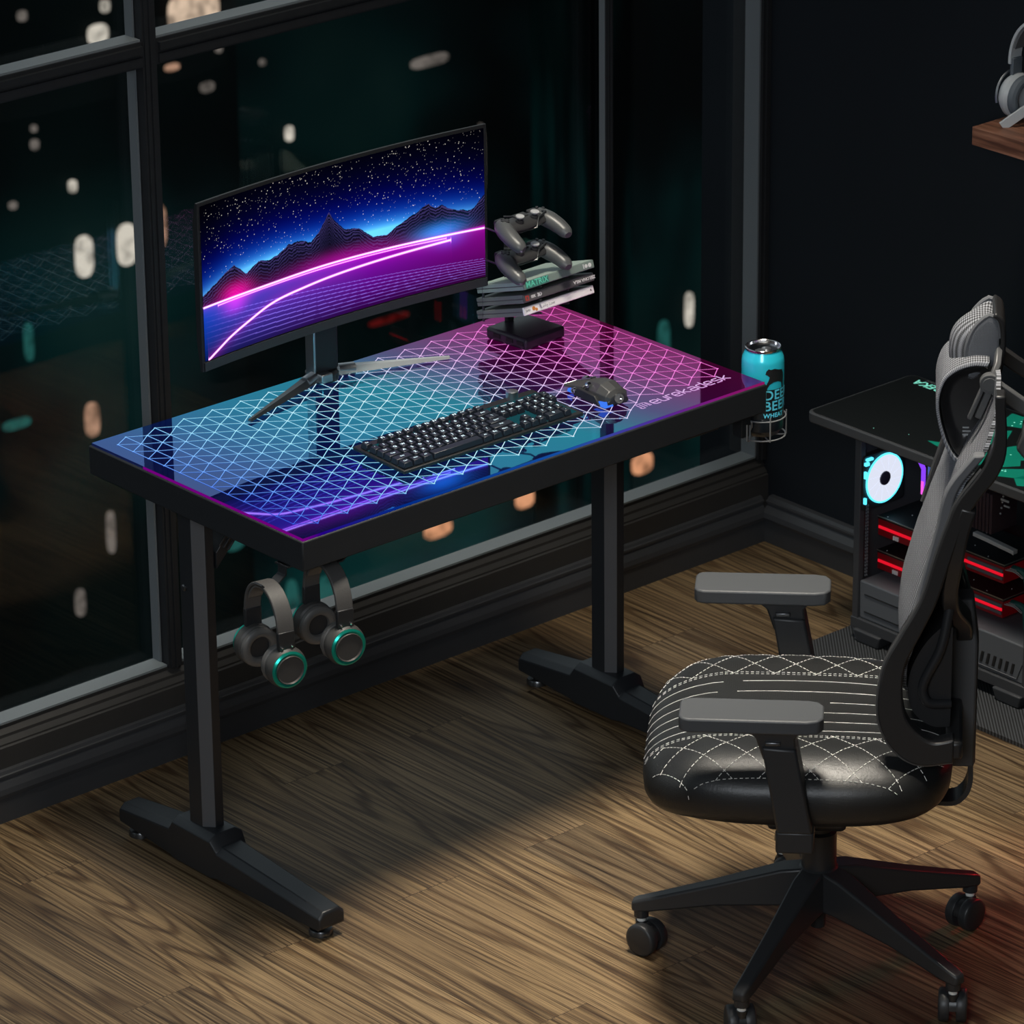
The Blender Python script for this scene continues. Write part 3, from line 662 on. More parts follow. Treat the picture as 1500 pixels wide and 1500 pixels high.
# the picture shown on the screen, computed per vertex
def make_screen():
    NX, NY = 760, 330
    u, v = np.meshgrid(np.linspace(0, 1, NX), np.linspace(0, 1, NY))
    rng = np.random.RandomState(3)
    img = np.zeros((NY, NX, 3))
    def n1(x, seed, octs=5, f0=4., gain=.5):
        r = np.random.RandomState(seed); out = np.zeros_like(x); a = 1.; f = f0
        for k in range(octs):
            t = r.rand(int(f)+3)*2-1; xi = np.clip(x, 0, 1)*f; i = np.floor(xi).astype(int); w = xi-i; w = w*w*(3-2*w)
            out += a*(t[i]*(1-w)+t[i+1]*w); a *= gain; f *= 2
        return out
    def poly(x, P): P = np.array(P); return np.interp(x, P[:, 0], P[:, 1])
    # ridge line measured on the picture (v up)
    ridge = poly(u, [(0, .43), (.05, .47), (.12, .557), (.165, .477), (.21, .517), (.25, .505), (.283, .53), (.32, .574), (.36, .56), (.40, .532), (.43, .59), (.452, .655), (.467, .70), (.485, .64), (.52, .558), (.55, .545), (.585, .524), (.62, .466), (.665, .458), (.73, .517), (.775, .535), (.8125, .577), (.835, .543), (.857, .549), (.89, .505), (.945, .474), (.97, .50), (1., .55)])
    ridge = ridge+.011*n1(u, 5, 6, 14, .6)
    arc = poly(u, [(0, .43), (.12, .50), (.3, .52), (.5, .50), (.7, .49), (.85, .48), (1, .46)])
    d = np.clip(v-arc, 0, 1)
    g = np.exp(-d/.088)
    amp = poly(u, [(0, .45), (.2, .85), (.6, 1.15), (.75, .9), (1, .40)])
    sky = np.stack([.12*g**3.2*amp, .58*g**2.4*amp, 1.0*g**1.05*amp**.6], -1)*1.25+np.array([.0006, .0006, .0012])
    img[:] = sky
    # stars
    for i in range(1650):
        sx, sy = rng.rand(), rng.rand()**.8; a_ = .55
        if sy < a_-.02: continue
        ix, iy = int(sx*(NX-2)), int(sy*(NY-2)); b = rng.rand()**2*.75+.08
        c = np.array([1, .92, .8])*b; img[iy, ix] += c
        img[iy, ix] += c*.6
        if b > .5: img[iy, ix+1] += c*.6; img[iy+1, ix] += c*.5
    # mountains with wavy contour lines
    mtn = v < ridge
    base = poly(u, [(0, .30), (.3, .42), (.6, .50), (1, .58)])
    w = (ridge-v); fr = np.abs(np.sin((w*1.0+.012*n1(u, 8, 5, 30)+.006*n1((u+v)*.5, 9, 4, 60))*150))
    ln = (fr > .78)*.9*np.exp(-w/.10)
    col = np.stack([.004+.055*ln, .004+.040*ln, .014+.17*ln], -1)
    img[mtn] = col[mtn]
    # ground plane: horizon rises to the right
    hor = .350+0*u
    gr = v < hor
    gt = np.clip(u, 0, 1)[..., None]
    c0 = np.array([.008, .07, .62]); c1 = np.array([.20, .006, .42]); c2 = np.array([.24, .003, .26])
    gc = np.where(gt < .6, c0*(1-gt/.6)+c1*gt/.6, c1*(1-(gt-.6)/.4)+c2*(gt-.6)/.4)
    dark = np.clip((hor-v)/.35, 0, 1)[..., None]; gc = gc*(1-.86*dark)
    s_ = v/(1.75-u*1.0)+.0; k = (np.abs((s_/.0205) % 1-.5) > .40)*(s_ < .165)*np.clip((s_-.0)/.05, 0, 1)*np.clip(u/.25, 0, 1)
    gc = gc+k[..., None]*np.array([.30, .20, .95])*.55
    img[gr] = gc[gr]
    # glows
    def blob(cx, cy, rx, ry, c):
        e = np.exp(-(((u-cx)/rx)**2+((v-cy)/ry)**2)); img[:] += e[..., None]*np.array(c)
    blob(.125, .375, .05, .060, (.75, .0, .28)); blob(.12, .29, .04, .05, (.35, .0, .35)); blob(.845, .375, .075, .055, (.02, .25, .85)); blob(.50, .38, .16, .05, (.22, .0, .16)); blob(.88, .30, .05, .05, (.0, .02, .25))
    # light trails
    def trail(P, w, c, gl=.02):
        P = np.array(P); xs = np.linspace(P[0, 0], P[-1, 0], 60)
        ys = np.array([p[1] for p in cr([tuple(p) for p in P], 60)]); xr = np.array([p[0] for p in cr([tuple(p) for p in P], 60)])
        y = np.interp(u, xr, ys, left=-9, right=-9); sl = np.gradient(y, axis=1)*NX; dd = np.abs(v-y)/np.sqrt(1+np.clip(sl, -5, 5)**2*.2)
        img[:] += np.exp(-(dd/w)**2)[..., None]*np.array(c)*3.0+np.exp(-dd/gl)[..., None]*np.array([.5, .0, .4])*.35
    trail([(0, .347), (.23, .351), (.45, .360), (.67, .353), (1., .331)], .0048, (.95, .40, .9))
    trail([(.055, .330), (.2, .336), (.45, .343), (.67, .336), (.87, .320)], .0026, (.9, .25, .8), .01)
    trail([(.012, .0), (.06, .055), (.10, .10), (.158, .15), (.26, .225), (.38, .258), (.5, .278), (.67, .292), (.886, .302)], .0055, (1., .38, .9), .025)
    img = np.clip(img, 0, 4)
    me = bpy.data.meshes.new('screen'); vs = np.zeros((NY*NX, 3))
    a = (u*2-1)*HWD*.993/RAD
    vs[:, 0] = (RAD*np.sin(a)).ravel(); vs[:, 1] = (-.0122-(RAD-RAD*np.cos(a))).ravel(); vs[:, 2] = (Z0+.001+(Z1-Z0-.003)*v).ravel()
    i = np.arange(NY*NX).reshape(NY, NX); q = np.stack([i[:-1, :-1], i[:-1, 1:], i[1:, 1:], i[1:, :-1]], -1).reshape(-1, 4)
    me.vertices.add(len(vs)); me.vertices.foreach_set('co', vs.ravel())
    me.loops.add(q.size); me.loops.foreach_set('vertex_index', q.ravel()); me.polygons.add(len(q)); me.polygons.foreach_set('loop_start', np.arange(0, q.size, 4))
    me.update(calc_edges=True)
    at = me.color_attributes.new('picture', 'FLOAT_COLOR', 'POINT'); at.data.foreach_set('color', np.concatenate([img.reshape(-1, 3), np.ones((NX*NY, 1))], 1).ravel().astype(np.float32))
    m = bpy.data.materials.new('screen_picture'); nt, N, L = nodes(m); out = N.new('ShaderNodeOutputMaterial'); e = N.new('ShaderNodeEmission'); va = N.new('ShaderNodeAttribute'); va.attribute_name = 'picture'
    L.new(va.outputs['Color'], e.inputs[0]); e.inputs[1].default_value = 1.0; L.new(e.outputs[0], out.inputs[0])
    me.materials.append(m); o = bpy.data.objects.new('screen', me); C.objects.link(o); o.parent = mon
make_screen()
# stand
mb = MB(); mb.box(-.026, .026, .030, .056, .012, .22); mb.build('stand_column', M['plastic'], mon, bevel=.003)
mb = MB(); mb.box(-.0305, -.0262, .028, .052, .010, .20); mb.build('column_trim', M['alu'], mon, bevel=.001)
mb = MB(); mb.box(-.05, .05, .012, .034, .20, .30); mb.build('mount_plate', M['plastic'], mon, bevel=.003)
mb = MB(); mb.lathe([(.030, .001), (.030, .014), (.024, .018)], (0, .045, 0)); mb.build('stand_hub', M['plastic'], mon)
mb = MB(); mb.box(-.026, -.002, .012, .034, .004, .020); mb.build('hub_trim', M['alu'], mon, bevel=.002)
for s in (-1, 1):
    tip = Vector((s*.226-.0, -.035, .0035)); rt_ = Vector((s*.024, .036, .012)); mb = MB(); d = (tip-rt_); rs = []
    for k in range(7):
        f = k/6; c = rt_+d*f; w = .0145*(1-f)+.004*f; h = .0085*(1-f)+.0028*f; n = Vector((-d.y, d.x, 0)).normalized()
        rs.append([c+n*w+Vector((0, 0, -h*.5)), c+n*w*.5+Vector((0, 0, h)), c-n*w*.5+Vector((0, 0, h)), c-n*w+Vector((0, 0, -h*.5))])
    mb.loft(rs); mb.build('stand_leg', [mat('leg_metal_lit', (.55, .57, .58), .32, metal=.45) if s > 0 else mat('leg_metal_shaded', (.10, .11, .12), .3, metal=.8)], mon)  # same leg metal, light and shade put into two tones
    mb = MB(); c = rt_+d*.10; mb.tube([rt_+d*.02, rt_+d*.16], .0115, n=12); mb.build('leg_sleeve', M['alu'], mon)

# ================================================================== KEYBOARD
kb = thing('mechanical_keyboard', 'black full-size keyboard with glowing white legends on the glass desk', 'keyboard', (.2975, .0985, .7505), R(-.6))
KW, KD, U = .400, .136, .0190
KH = .0075
tilt = Matrix.Rotation(R(2.0), 4, 'X')
mb = MB(); mb.box(0, KW, 0, KD, .001, KH, tilt); mb.build('keyboard_case', mat('keyboard_case_black', (.007, .008, .010), .5), kb, bevel=.0015)
mb = MB(); mb.box(.007, KW-.007, .010, KD-.018, KH, KH+.0005, tilt); mb.build('backlight_plate', M['kb_glow'], kb, smooth=False)
mb = MB(); mb.lathe([(.011, 0), (.011, .014), (.010, .0145)], tilt @ Vector((KW-.055, KD-.0115, KH)), n=24); mb.build('volume_knob', M['alu'], kb)
rowsK = [
 (0, [('`', 1), *[(c, 1) for c in '1234567890-='], ('Back', 2)]),
 (1, [('Tab', 1.5), *[(c, 1) for c in 'QWERTYUIOP[]'], ('\\', 1.5)]),
 (2, [('Caps', 1.75), *[(c, 1) for c in "ASDFGHJKL;'"], ('Enter', 2.25)]),
 (3, [('Shift', 2.25), *[(c, 1) for c in 'ZXCVBNM,./'], ('Shift', 2.75)]),
 (4, [('Ctrl', 1.25), ('Win', 1.25), ('Alt', 1.25), ('', 6.25), ('Alt', 1.25), ('Fn', 1.25), ('Menu', 1.25), ('Ctrl', 1.25)])]
keys = []
yr = lambda r: .004+U*(4-r)
for r, ks in rowsK:
    x = .004
    for t_, w_ in ks: keys.append((t_, x, yr(r), w_, 1)); x += w_*U
yf_ = yr(0)+U*1.22; x = .004; keys.append(('Esc', x, yf_, 1, 1)); x += 2*U
for k in range(12):
    keys.append(('F%d' % (k+1), x, yf_, 1, 1)); x += U*(1.5 if k in (3, 7) else 1)
xn = .004+15.2*U
for r, tt in ((0, ('Ins', 'Home', 'PgUp')), (1, ('Del', 'End', 'PgDn'))):
    for k, t_ in enumerate(tt): keys.append((t_, xn+k*U, yr(r), 1, 1))
keys.append(('^', xn+U, yr(3), 1, 1))
for k, t_ in enumerate('<v>'): keys.append((t_, xn+k*U, yr(4), 1, 1))
xp = xn+3.2*U
for r, tt in ((0, ('Num', '/', '*', '-')), (1, '789+'), (2, '456'), (3, '123')):
    for k, t_ in enumerate(tt): keys.append((t_, xp+k*U, yr(r), 1, 1))
keys.append(('0', xp, yr(4), 2, 1)); keys.append(('.', xp+2*U, yr(4), 1, 1))
sx_ = (KW-.004)/(xp+4*U)
cache = {}
legs = MB()
for (t_, x, y, w_, _) in keys:
    if w_ not in cache:
        mb = MB(); w = w_*U*sx_; g_ = .0009; i_ = .0028
        mb.loft([[(g_, g_, 0), (w-g_, g_, 0), (w-g_, U-g_, 0), (g_, U-g_, 0)], [(i_, i_, .0098), (w-i_, i_, .0098), (w-i_, U-i_+.0008, .0103), (i_, U-i_+.0008, .0103)]])
        o = mb.build('keycap', M['key'], kb, bevel=.0008, seg=1); cache[w_] = o
    else:
        o = cache[w_].copy(); C.objects.link(o); o.parent = kb
    o.matrix_parent_inverse = Matrix.Identity(4)
    o.matrix_local = tilt @ Matrix.Translation((x*sx_, y, KH+.0008))
# key legends: one mesh of letters
me_all = MB()
tcache = {}
for (t_, x, y, w_, _) in keys:
    if not t_: continue
    if t_ not in tcache:
        o = text_mesh(t_, .0080 if len(t_) < 3 else .0048, M['legend'], 'tmp', ext=.0)
        tcache[t_] = ([v.co.copy() for v in o.data.vertices], [list(p.vertices) for p in o.data.polygons]); bpy.data.objects.remove(o)
    vs, fs = tcache[t_]; T = tilt @ Matrix.Translation((x*sx_+w_*U*sx_/2, y+U*.55, KH+.0008+.0104))
    me_all.add([T @ v for v in vs], fs)
    # shine-through bar on the front skirt of the first row and small legends
T = None
me_all.build('key_legends', M['legend'], kb, smooth=False)

# ================================================================== MOUSE
ms = thing('gaming_mouse', 'angular grey gaming mouse with blue light on the glass desk', 'mouse', (.776, .139, .7505), R(-3))
# local y: forward (away from viewer); angular shell from faceted rings
def mring(y, w, zl, zs, zt_, sk=0): return [(-w*.80+sk, y, .003), (-w+sk, y, zl), (-w*.92+sk, y, zs), (-w*.55+sk, y, zt_), (0+sk, y, zt_+.003), (w*.55+sk, y, zt_), (w*.92+sk, y, zs), (w+sk, y, zl), (w*.80+sk, y, .003)]
mb = MB(); mb.loft([mring(-.050, .018, .010, .018, .022), mring(-.044, .026, .010, .022, .029), mring(-.022, .030, .010, .024, .036), mring(.002, .027, .009, .022, .035), mring(.020, .025, .009, .018, .028)]); mb.build('mouse_body', M['mouse'], ms, bevel=.0012, ang=20)
mb = MB(); mb.loft([mring(-.050, .024, .006, .012, .016), mring(.020, .024, .006, .012, .015), mring(.050, .026, .006, .010, .013)]); mb.build('mouse_base', M['plastic'], ms, bevel=.001, ang=20)
for s in (-1, 1):
    mb = MB(); mb.loft([[(s*.004, .014, .034), (s*.026, .014, .024), (s*.028, .014, .018), (s*.004, .014, .026)], [(s*.008, .054, .020), (s*.029, .064, .015), (s*.030, .064, .011), (s*.008, .054, .015)]]); mb.build('mouse_button', M['mouse'], ms, bevel=.001)
    mb = MB(); mb.tube([(s*.006, .018, .0335), (s*.010, .052, .0210), (s*.028, .063, .0155)], .0012, n=6); mb.build('button_edge', M['alu'], ms)
mb = MB(); mb.lathe([(.009, -.004), (.010, 0), (.009, .004)], (0, .036, .022), (1, 0, 0), n=20); mb.build('scroll_wheel', M['chrome'], ms)
mb = MB(); mb.prism([(-.040, .005), (.030, .005), (.040, .014), (.018, .022), (-.026, .020)], 'x', -.034, -.027); mb.build('thumb_panel', M['plastic'], ms, bevel=.0015)
for x, y, z, nm in ((-.030, .030, .014, 'thumb_screw'), (-.020, .004, .030, 'thumb_roller')):
    mb = MB(); mb.lathe([(.0055, 0), (.0055, .006), (.003, .006), (.003, .004), (.0, .004)], (x, y, z), (-1, 0, .0), n=20); mb.build(nm, M['chrome'], ms)
mb = MB(); mb.lathe([(.0085, 0), (.0085, .010), (.0045, .010), (.0045, .007), (0, .007)], (0, -.047, .015), (-.3, -1, .25), n=24); mb.build('palm_knob', M['chrome'], ms)
mb = MB(); mb.prism([(-.052, .004), (-.022, .004), (-.022, .011), (-.046, .013)], 'x', -.031, -.012); mb.build('light_panel', M['led_blue_m'], ms)
mb = MB(); mb.prism([(.046, .003), (.058, .003), (.056, .009), (.046, .010)], 'x', -.026, -.010); mb.build('front_light', M['led_blue_m'], ms)

# ================================================================== CONTROLLER STAND + CASES + CONTROLLERS
st = thing('controller_stand', 'black wire rack on a ported box at the desk back corner', 'stand', (.882, .452, .7505), R(4))
mb = MB(); mb.box(-.051, .051, -.051, .051, 0, .023); mb.build('stand_base', mat('hub_plastic', (.020, .018, .026), .35), st, bevel=.006, seg=3)
mb = MB()
for y in (-.010, .022, -.036): mb.box(-.0522, -.0505, y-.008, y+.008, .009, .016)
mb.build('usb_ports', M['dark'], st, smooth=False)
mb = MB(); mb.box(-.008, .008, .036, .046, .0225, .205); mb.build('post', M['plastic'], st, bevel=.002)
mb = MB(); mb.tube([(-.066, .040, .040), (-.066, .040, .225)], .0024); mb.build('side_rod', M['gun'], st)
rackrot = R(4)
for zz in (.0600, .0850, .1095):     # sloping wire shelves
    mb = MB()
    for x in (-.035, .035): mb.tube([(x, -.075, zz+.016), (x, .030, zz-.014), (x, .040, zz-.012)], .0018)
    mb.tube([(-.066, .040, zz-.012), (.085, .040, zz-.012)], .0018); mb.build('wire_shelf', M['gun'], st)
CY = .0
for zz in (.165, .225):
    mb = MB()
    mb.tube([(x*.80-.030, y*.85, z) for x, y, z in [(-.060, .040, zz), (-.066, -.012, zz), (-.060, -.048, zz+.004), (-.030, -.052, zz), (-.010, -.052, zz), (.012, -.060, zz+.002), (.022, -.056, zz+.018), (.052, -.048, zz+.022), (.056, -.046, zz+.012), (.05, .0, zz+.002), (.02, .045, zz)]], .0017)
    mb.build('wire_cradle', M['gun'], st)
# game cases (each tilted back, spine to the front)
def game_case(label, z, colr, spine_m, writer):
    t = thing('game_case', label, 'game case', (.9000, .380, z), R(.5), 'game cases on the wire rack')
    t.rotation_euler = (R(-17), 0, R(1.5))
    # local: x along spine, y depth, z thickness ; spine face at y=0
    L_, Dp, T_ = .172, .128, .0150
    mb = MB(); mb.box(-L_/2, L_/2, .001, Dp, 0, T_*.46); mb.build('case_back', colr, t, bevel=.001)
    mb = MB(); mb.box(-L_/2, L_/2, .001, Dp, T_*.54, T_); mb.build('case_front', colr, t, bevel=.001)
    mb = MB(); mb.box(-L_/2+.0005, L_/2-.0005, .004, Dp-.002, T_*.44, T_*.56); mb.build('case_core', M['case_dark'], t, smooth=False)
    mb = MB(); mb.box(-L_/2, L_/2, -.0015, .003, .0, T_); mb.build('spine', spine_m, t, bevel=.0015)
    writer(t, L_, T_)
    return t
SP = lambda x, z, flip=False: basis((x, -.0017, z), (-1, 0, 0) if flip else (1, 0, 0), (0, 0, -1) if flip else (0, 0, 1), (0, -1, 0))
def w1(t, L_, T_):
    mb = MB(); mb.box(-L_/2+.004, -L_/2+.060, -.0017, -.0014, .001, T_-.001); mb.build('title_patch', mat('title_patch_green', (.05, .20, .16), .5), t, smooth=False)
    text_mesh('MATRIX', .0150, M['ink_teal'], 'title', t, SP(-L_/2+.032, T_/2), ext=.0002, off=.0001, space=1.0)
    text_mesh('I', .011, M['ink_white'], 'mark', t, SP(L_/2-.026, T_/2), ext=.0002, off=.0004)
    mb = MB(); mb.lathe([(.0035, 0), (.0035, .0005)], (L_/2-.020, -.0015, T_/2), (0, -1, 0), n=16); mb.lathe([(.004, 0), (.004, .0004)], (L_/2-.011, -.0015, T_/2), (0, -1, 0), n=16); mb.build('emblem', M['ink_white'], t)
def w2(t, L_, T_):
    text_mesh('ZIELONA MILA', .0080, M['ink_white'], 'title', t, SP(L_/2-.024, T_/2, True), ext=.0002, off=.00015)
    text_mesh('EEK', .0065, M['ink_white'], 'mark', t, SP(-L_/2+.023, T_/2), ext=.0002, off=.0002)
    text_mesh('3D', .0085, M['ink_white'], 'mark', t, SP(-L_/2+.038, T_/2), ext=.0002, off=.0005)
    mb = MB(); 
    for a, b, c_, d in ((.004, .006, .003, .012), (.010, .012, .003, .012), (.006, .010, .010, .012), (.006, .010, .003, .005)): mb.box(-L_/2+a, -L_/2+b, -.0018, -.0015, c_, d)
    mb.build('badge', M['ink_red'], t, smooth=False)
def w3(t, L_, T_):
    text_mesh('Lucky Love', .0075, M['ink_grey'], 'title', t, SP(-L_/2+.058, T_/2), ext=.0002)
    text_mesh('DVD', .0050, M['ink_black'], 'mark', t, SP(-L_/2+.010, T_/2), ext=.0002)
    text_mesh('R', .0055, M['ink_black'], 'mark', t, SP(L_/2-.008, T_/2), ext=.0002)
    mb = MB(); mb.lathe([(.0038, 0), (.0038, .0004)], (-L_/2+.024, -.0015, T_/2+.001), (0, -1, 0), n=12); mb.lathe([(.0028, 0), (.0028, .0004)], (-L_/2+.030, -.0015, T_/2-.002), (0, -1, 0), n=12); mb.build('picture_motif', M['ink_orange'], t)
game_case('white-spined game case, bottom of the tilted stack on the wire rack', .8290, M['case_grey'], M['case_white'], w3)
game_case('charcoal game case in the middle of the tilted stack, white spine text', .8530, M['case_grey'], M['case_dark'], w2)
game_case('green-grey game case on top of the tilted stack, teal spine title', .8775, M['case_lid'], mat('spine_green_grey', (.20, .26, .235), .4), w1)

def controller():
    t = thing('game_controller', '', 'game controller', (0, 0, 0), 0, 'controllers on the wire cradles')
    rs = []
    # body: swept along x, with grips as separate lofts merged by overlap
    for k in range(17):
        u = -1+2*k/16; x = .048*u; d = .026-.004*u*u; h = .011
        rs.append([(x, d*math.cos(a), h*math.sin(a)) for a in [2*PI*j/14 for j in range(14)]])
    mb = MB(); mb.loft(rs); mb.mi = 0
    mb.build('controller_body', M['pad_dark2'], t)
    for s in (-1, 1):
        pts = [(.040, .018, .0), (.054, .008, -.001), (.063, -.014, -.004), (.068, -.040, -.010), (.068, -.062, -.016), (.066, -.072, -.018)]
        rad = [.012, .0195, .0205, .0185, .0155, .008]
        P = cr([(s*a, b, c) for a, b, c in pts], 18); rr = np.interp(np.linspace(0, 5, 18), range(6), rad)
        rs = []
        for i, p in enumerate(P):
            d = Vector(P[min(i+1, 17)])-Vector(P[max(i-1, 0)]); d.normalize(); a = Vector((1, 0, 0)); a = (a-d*a.dot(d)).normalized(); b = d.cross(a)
            rs.append([Vector(p)+(a*math.cos(q)*1.0+b*math.sin(q)*.88)*rr[i] for q in [2*PI*j/18 for j in range(18)]])
        mb = MB(); mb.loft(rs); mb.build('grip', M['pad_dark'], t)
        mb = MB(); mb.lathe([(.009, .0), (.009, .008), (.006, .009), (.005, .015)], (s*.022, -.008, .006)); mb.build('stick_base', M['pad_dark2'], t)
        mb = MB(); mb.lathe([(.008, 0), (.0095, .0015), (.0095, .004), (.006, .0048), (.0, .0045)], (s*.022, -.008, .0200), n=20); mb.build('thumb_stick', M['stick'], t)
        mb = MB(); mb.box(s*.048-.012, s*.048+.012, .018, .032, -.004, .008); mb.build('shoulder_button', M['pad_dark2'], t, bevel=.003)
    mb = MB(); mb.box(-.018, .018, .004, .022, .009, .0125); mb.build('touch_pad', M['pad_dark2'], t, bevel=.002)
    mb = MB()
    for a in range(4): mb.lathe([(.0038, 0), (.0034, .003)], (.052+.010*math.cos(a*PI/2), .006+.010*math.sin(a*PI/2), .014), n=12)
    mb.build('face_buttons', M['pad_dark2'], t)
    mb = MB(); mb.box(-.056, -.048, -.004, .016, .013, .0165); mb.box(-.062, -.042, .002, .010, .013, .0165); mb.build('direction_pad', M['pad_dark2'], t, bevel=.001)
    return t
c1 = controller(); c2 = copy_tree(c1)
for c_, z, lb in ((c1, .9850, 'dark grey game controller on the upper wire cradle'), (c2, .9250, 'dark grey game controller on the lower wire cradle, above the cases')):
    c_.location = (.852, .420, z); c_.scale = (.83, .83, .83); c_.rotation_euler = (R(9), 0, R(3)); c_['label'] = lb

# ================================================================== CAN AND HOLDER
CX, CYn, CB, CT = 1.0895, .055, .627, .792
can = thing('drink_can', 'bright cyan drink can with a black animal print in the desk-side holder', 'can', (CX, CYn, CB))
hC = CT-CB
mb = MB(); mb.lathe([(.024, 0), (.029, .003), (.0375, .014), (.038, .094)], n=48); mb.build('can_lower', M['can_dark'], can)
mb = MB(); mb.lathe([(.038, .094), (.038, hC-.026), (.0365, hC-.018), (.0315, hC-.008), (.0305, hC-.005)], n=48, cap=False); mb.build('can_body', M['can_teal'], can)
mb = MB(); mb.lathe([(.0305, hC-.006), (.0318, hC-.004), (.0322, hC-.001), (.0312, hC), (.0300, hC-.001), (.0292, hC-.006), (.027, hC-.0065), (.0, hC-.006)], n=48, cap=False); mb.build('can_lid', M['chrome'], can)
mb = MB(); mb.lathe([(.0085, 0), (.0085, .0012)], (.004, -.004, hC-.0062), n=20); mb.box(-.016, -.004, -.010, .004, hC-.0062, hC-.005); mb.build('pull_tab', M['alu'], can, bevel=.0004)
view = math.atan2(-.7522, -.6589)   # bearing the label faces (towards the room)
def on_can(me, a0, z0, r=.0383):
    for v in me.vertices:
        a = a0+v.co.x/r; rr = r+v.co.z; z = z0+v.co.y; v.co = (rr*math.cos(a), rr*math.sin(a), z)
def can_text(txt, size, a, z, m, name='lettering', off=.0):
    o = text_mesh(txt, size, m, name, can, ext=.00012, off=off, align='LEFT', space=1.06)
    bm = bmesh.new(); bm.from_mesh(o.data); bmesh.ops.triangulate(bm, faces=bm.faces[:]); bmesh.ops.subdivide_edges(bm, edges=[e for e in bm.edges if e.calc_length() > .0012], cuts=5, use_grid_fill=True); bmesh.ops.triangulate(bm, faces=bm.faces[:]); bm.to_mesh(o.data); bm.free()
    on_can(o.data, a, z, .03825); return o
A0 = view-.012
can_text('DEER', .0250, A0, .083, M['ink_blue'], 'lettering', .0004)
can_text('BEER', .0250, A0, .0625, M['ink_blue'], 'lettering', .0004)
can_text('WHEAT', .0115, A0, .045, M['ink_blue'], 'lettering', .0003)
# black beast standing over the lettering
def blot(poly, name, m, mirror=False):
    me = bpy.data.meshes.new(name); bm = bmesh.new()
    f = bm.faces.new([bm.verts.new((x, y, 0)) for x, y in poly]); bmesh.ops.triangulate(bm, faces=[f]); bmesh.ops.subdivide_edges(bm, edges=bm.edges[:], cuts=3, use_grid_fill=True)
    r = bmesh.ops.extrude_face_region(bm, geom=bm.faces[:]); bmesh.ops.translate(bm, verts=[v for v in r['geom'] if isinstance(v, bmesh.types.BMVert)], vec=(0, 0, .00015)); bm.to_mesh(me); bm.free()
    on_can(me, view-.05, .092, .0381); me.materials.append(m); o = bpy.data.objects.new(name, me); C.objects.link(o); o.parent = can; return o
blot([(0.006, .038), (.010, .042), (.014, .040), (.022, .041), (.030, .038), (.040, .036), (.044, .028), (.044, .002), (.040, .0), (.038, .012), (.030, .016), (.020, .016), (.012, .012), (.008, .006), (.006, -.002), (.002, -.002), (.002, .004), (.006, .012), (.010, .020), (.012, .026), (.008, .030), (.004, .032)], 'animal_print', M['ink_black'])
hold = thing('can_holder', 'silver wire cup holder clamped on the right desk edge', 'cup holder', (CX, CYn, .60))
mb = MB()
mb.tube([(.0415*math.cos(a), .0415*math.sin(a), .062) for a in [2*PI*i/36 for i in range(36)]], .0014, close=True)
mb.tube([(.0415*math.cos(a), .0415*math.sin(a), .026) for a in [2*PI*i/36 for i in range(36)]], .0014, close=True)
HM = mat('holder_wire', (.30, .31, .32), .3, metal=.35); mb.build('ring', HM, hold)
mb = MB()
for a in (view-1.0, view+.28, view+1.6, view+3.1):
    c, s_ = math.cos(a), math.sin(a); mb.tube([(.0425*c, .0425*s_, .070), (.0425*c, .0425*s_, .024), (.034*c, .034*s_, .0235), (0, 0, .0245)], .0013)
mb.build('upright_wire', HM, hold)
mb = MB(); mb.box(-.062, -.040, -.012, .012, .035, .0925); mb.box(-.075, -.042, -.012, .012, .087, .0925); mb.build('clamp', M['steel'], hold, bevel=.001)
mb = MB(); mb.tube([(-.072, -.035, .070), (-.072, -.035, .040), (-.062, -.03, .036), (-.054, -.024, .044), (-.050, -.02, .060)], .0016); mb.tube([(-.048, -.022, .066), (-.040, -.014, .052), (-.0425, -.005, .030)], .0016); mb.build('clamp_wire', HM, hold)

# ================================================================== CHAIR
ch = thing('office_chair', 'black leather-seat gaming chair with grey mesh back facing the desk', 'chair', (.595, -.59, 0), R(-46.46))
# seat cushion
SC, SA, SB, SH, SZ = -.036, .250, .252, .070, .408
def seat_top(x, y):
    q = abs((x-SC)/SA)**3.2+abs(y/SB)**4.0
    if q >= 1: return None
    z = SZ+SH*(1-q)**(1/2.4)
    z += .010*math.exp(-((abs(y)-.185)/.05)**2)-.006*math.exp(-(y/.12)**2)-.018*max(0, (-(x-SC)-.12)/.12)**2
    return z
mb = MB(); NU, NV = 72, 22; rs = []
for j in range(NV+1):
    ph = -PI/2+PI*j/NV; cph, sph = math.cos(ph), math.sin(ph)
    ring = []
    for i in range(NU):
        th = 2*PI*i/NU; c, s_ = math.cos(th), math.sin(th); k = abs(cph)**(2/3.4)
        x = SC+SA*k*abs(c)**(2/3.2)*(1 if c > 0 else -1); y = SB*k*abs(s_)**(2/4.)*(1 if s_ > 0 else -1)
        z = SZ+SH*.93*abs(sph)**(2/2.9)*(1 if sph > 0 else -1)
        if sph > 0: z += (.010*math.exp(-((abs(y)-.185)/.05)**2)-.006*math.exp(-(y/.12)**2))*sph
        z -= .018*max(0, (-(x-SC)-.12)/.12)**2
        ring.append((x, y, z))
    rs.append(ring)
mb.loft(rs); seat = mb.build('seat', M['leather'], ch, ang=80)
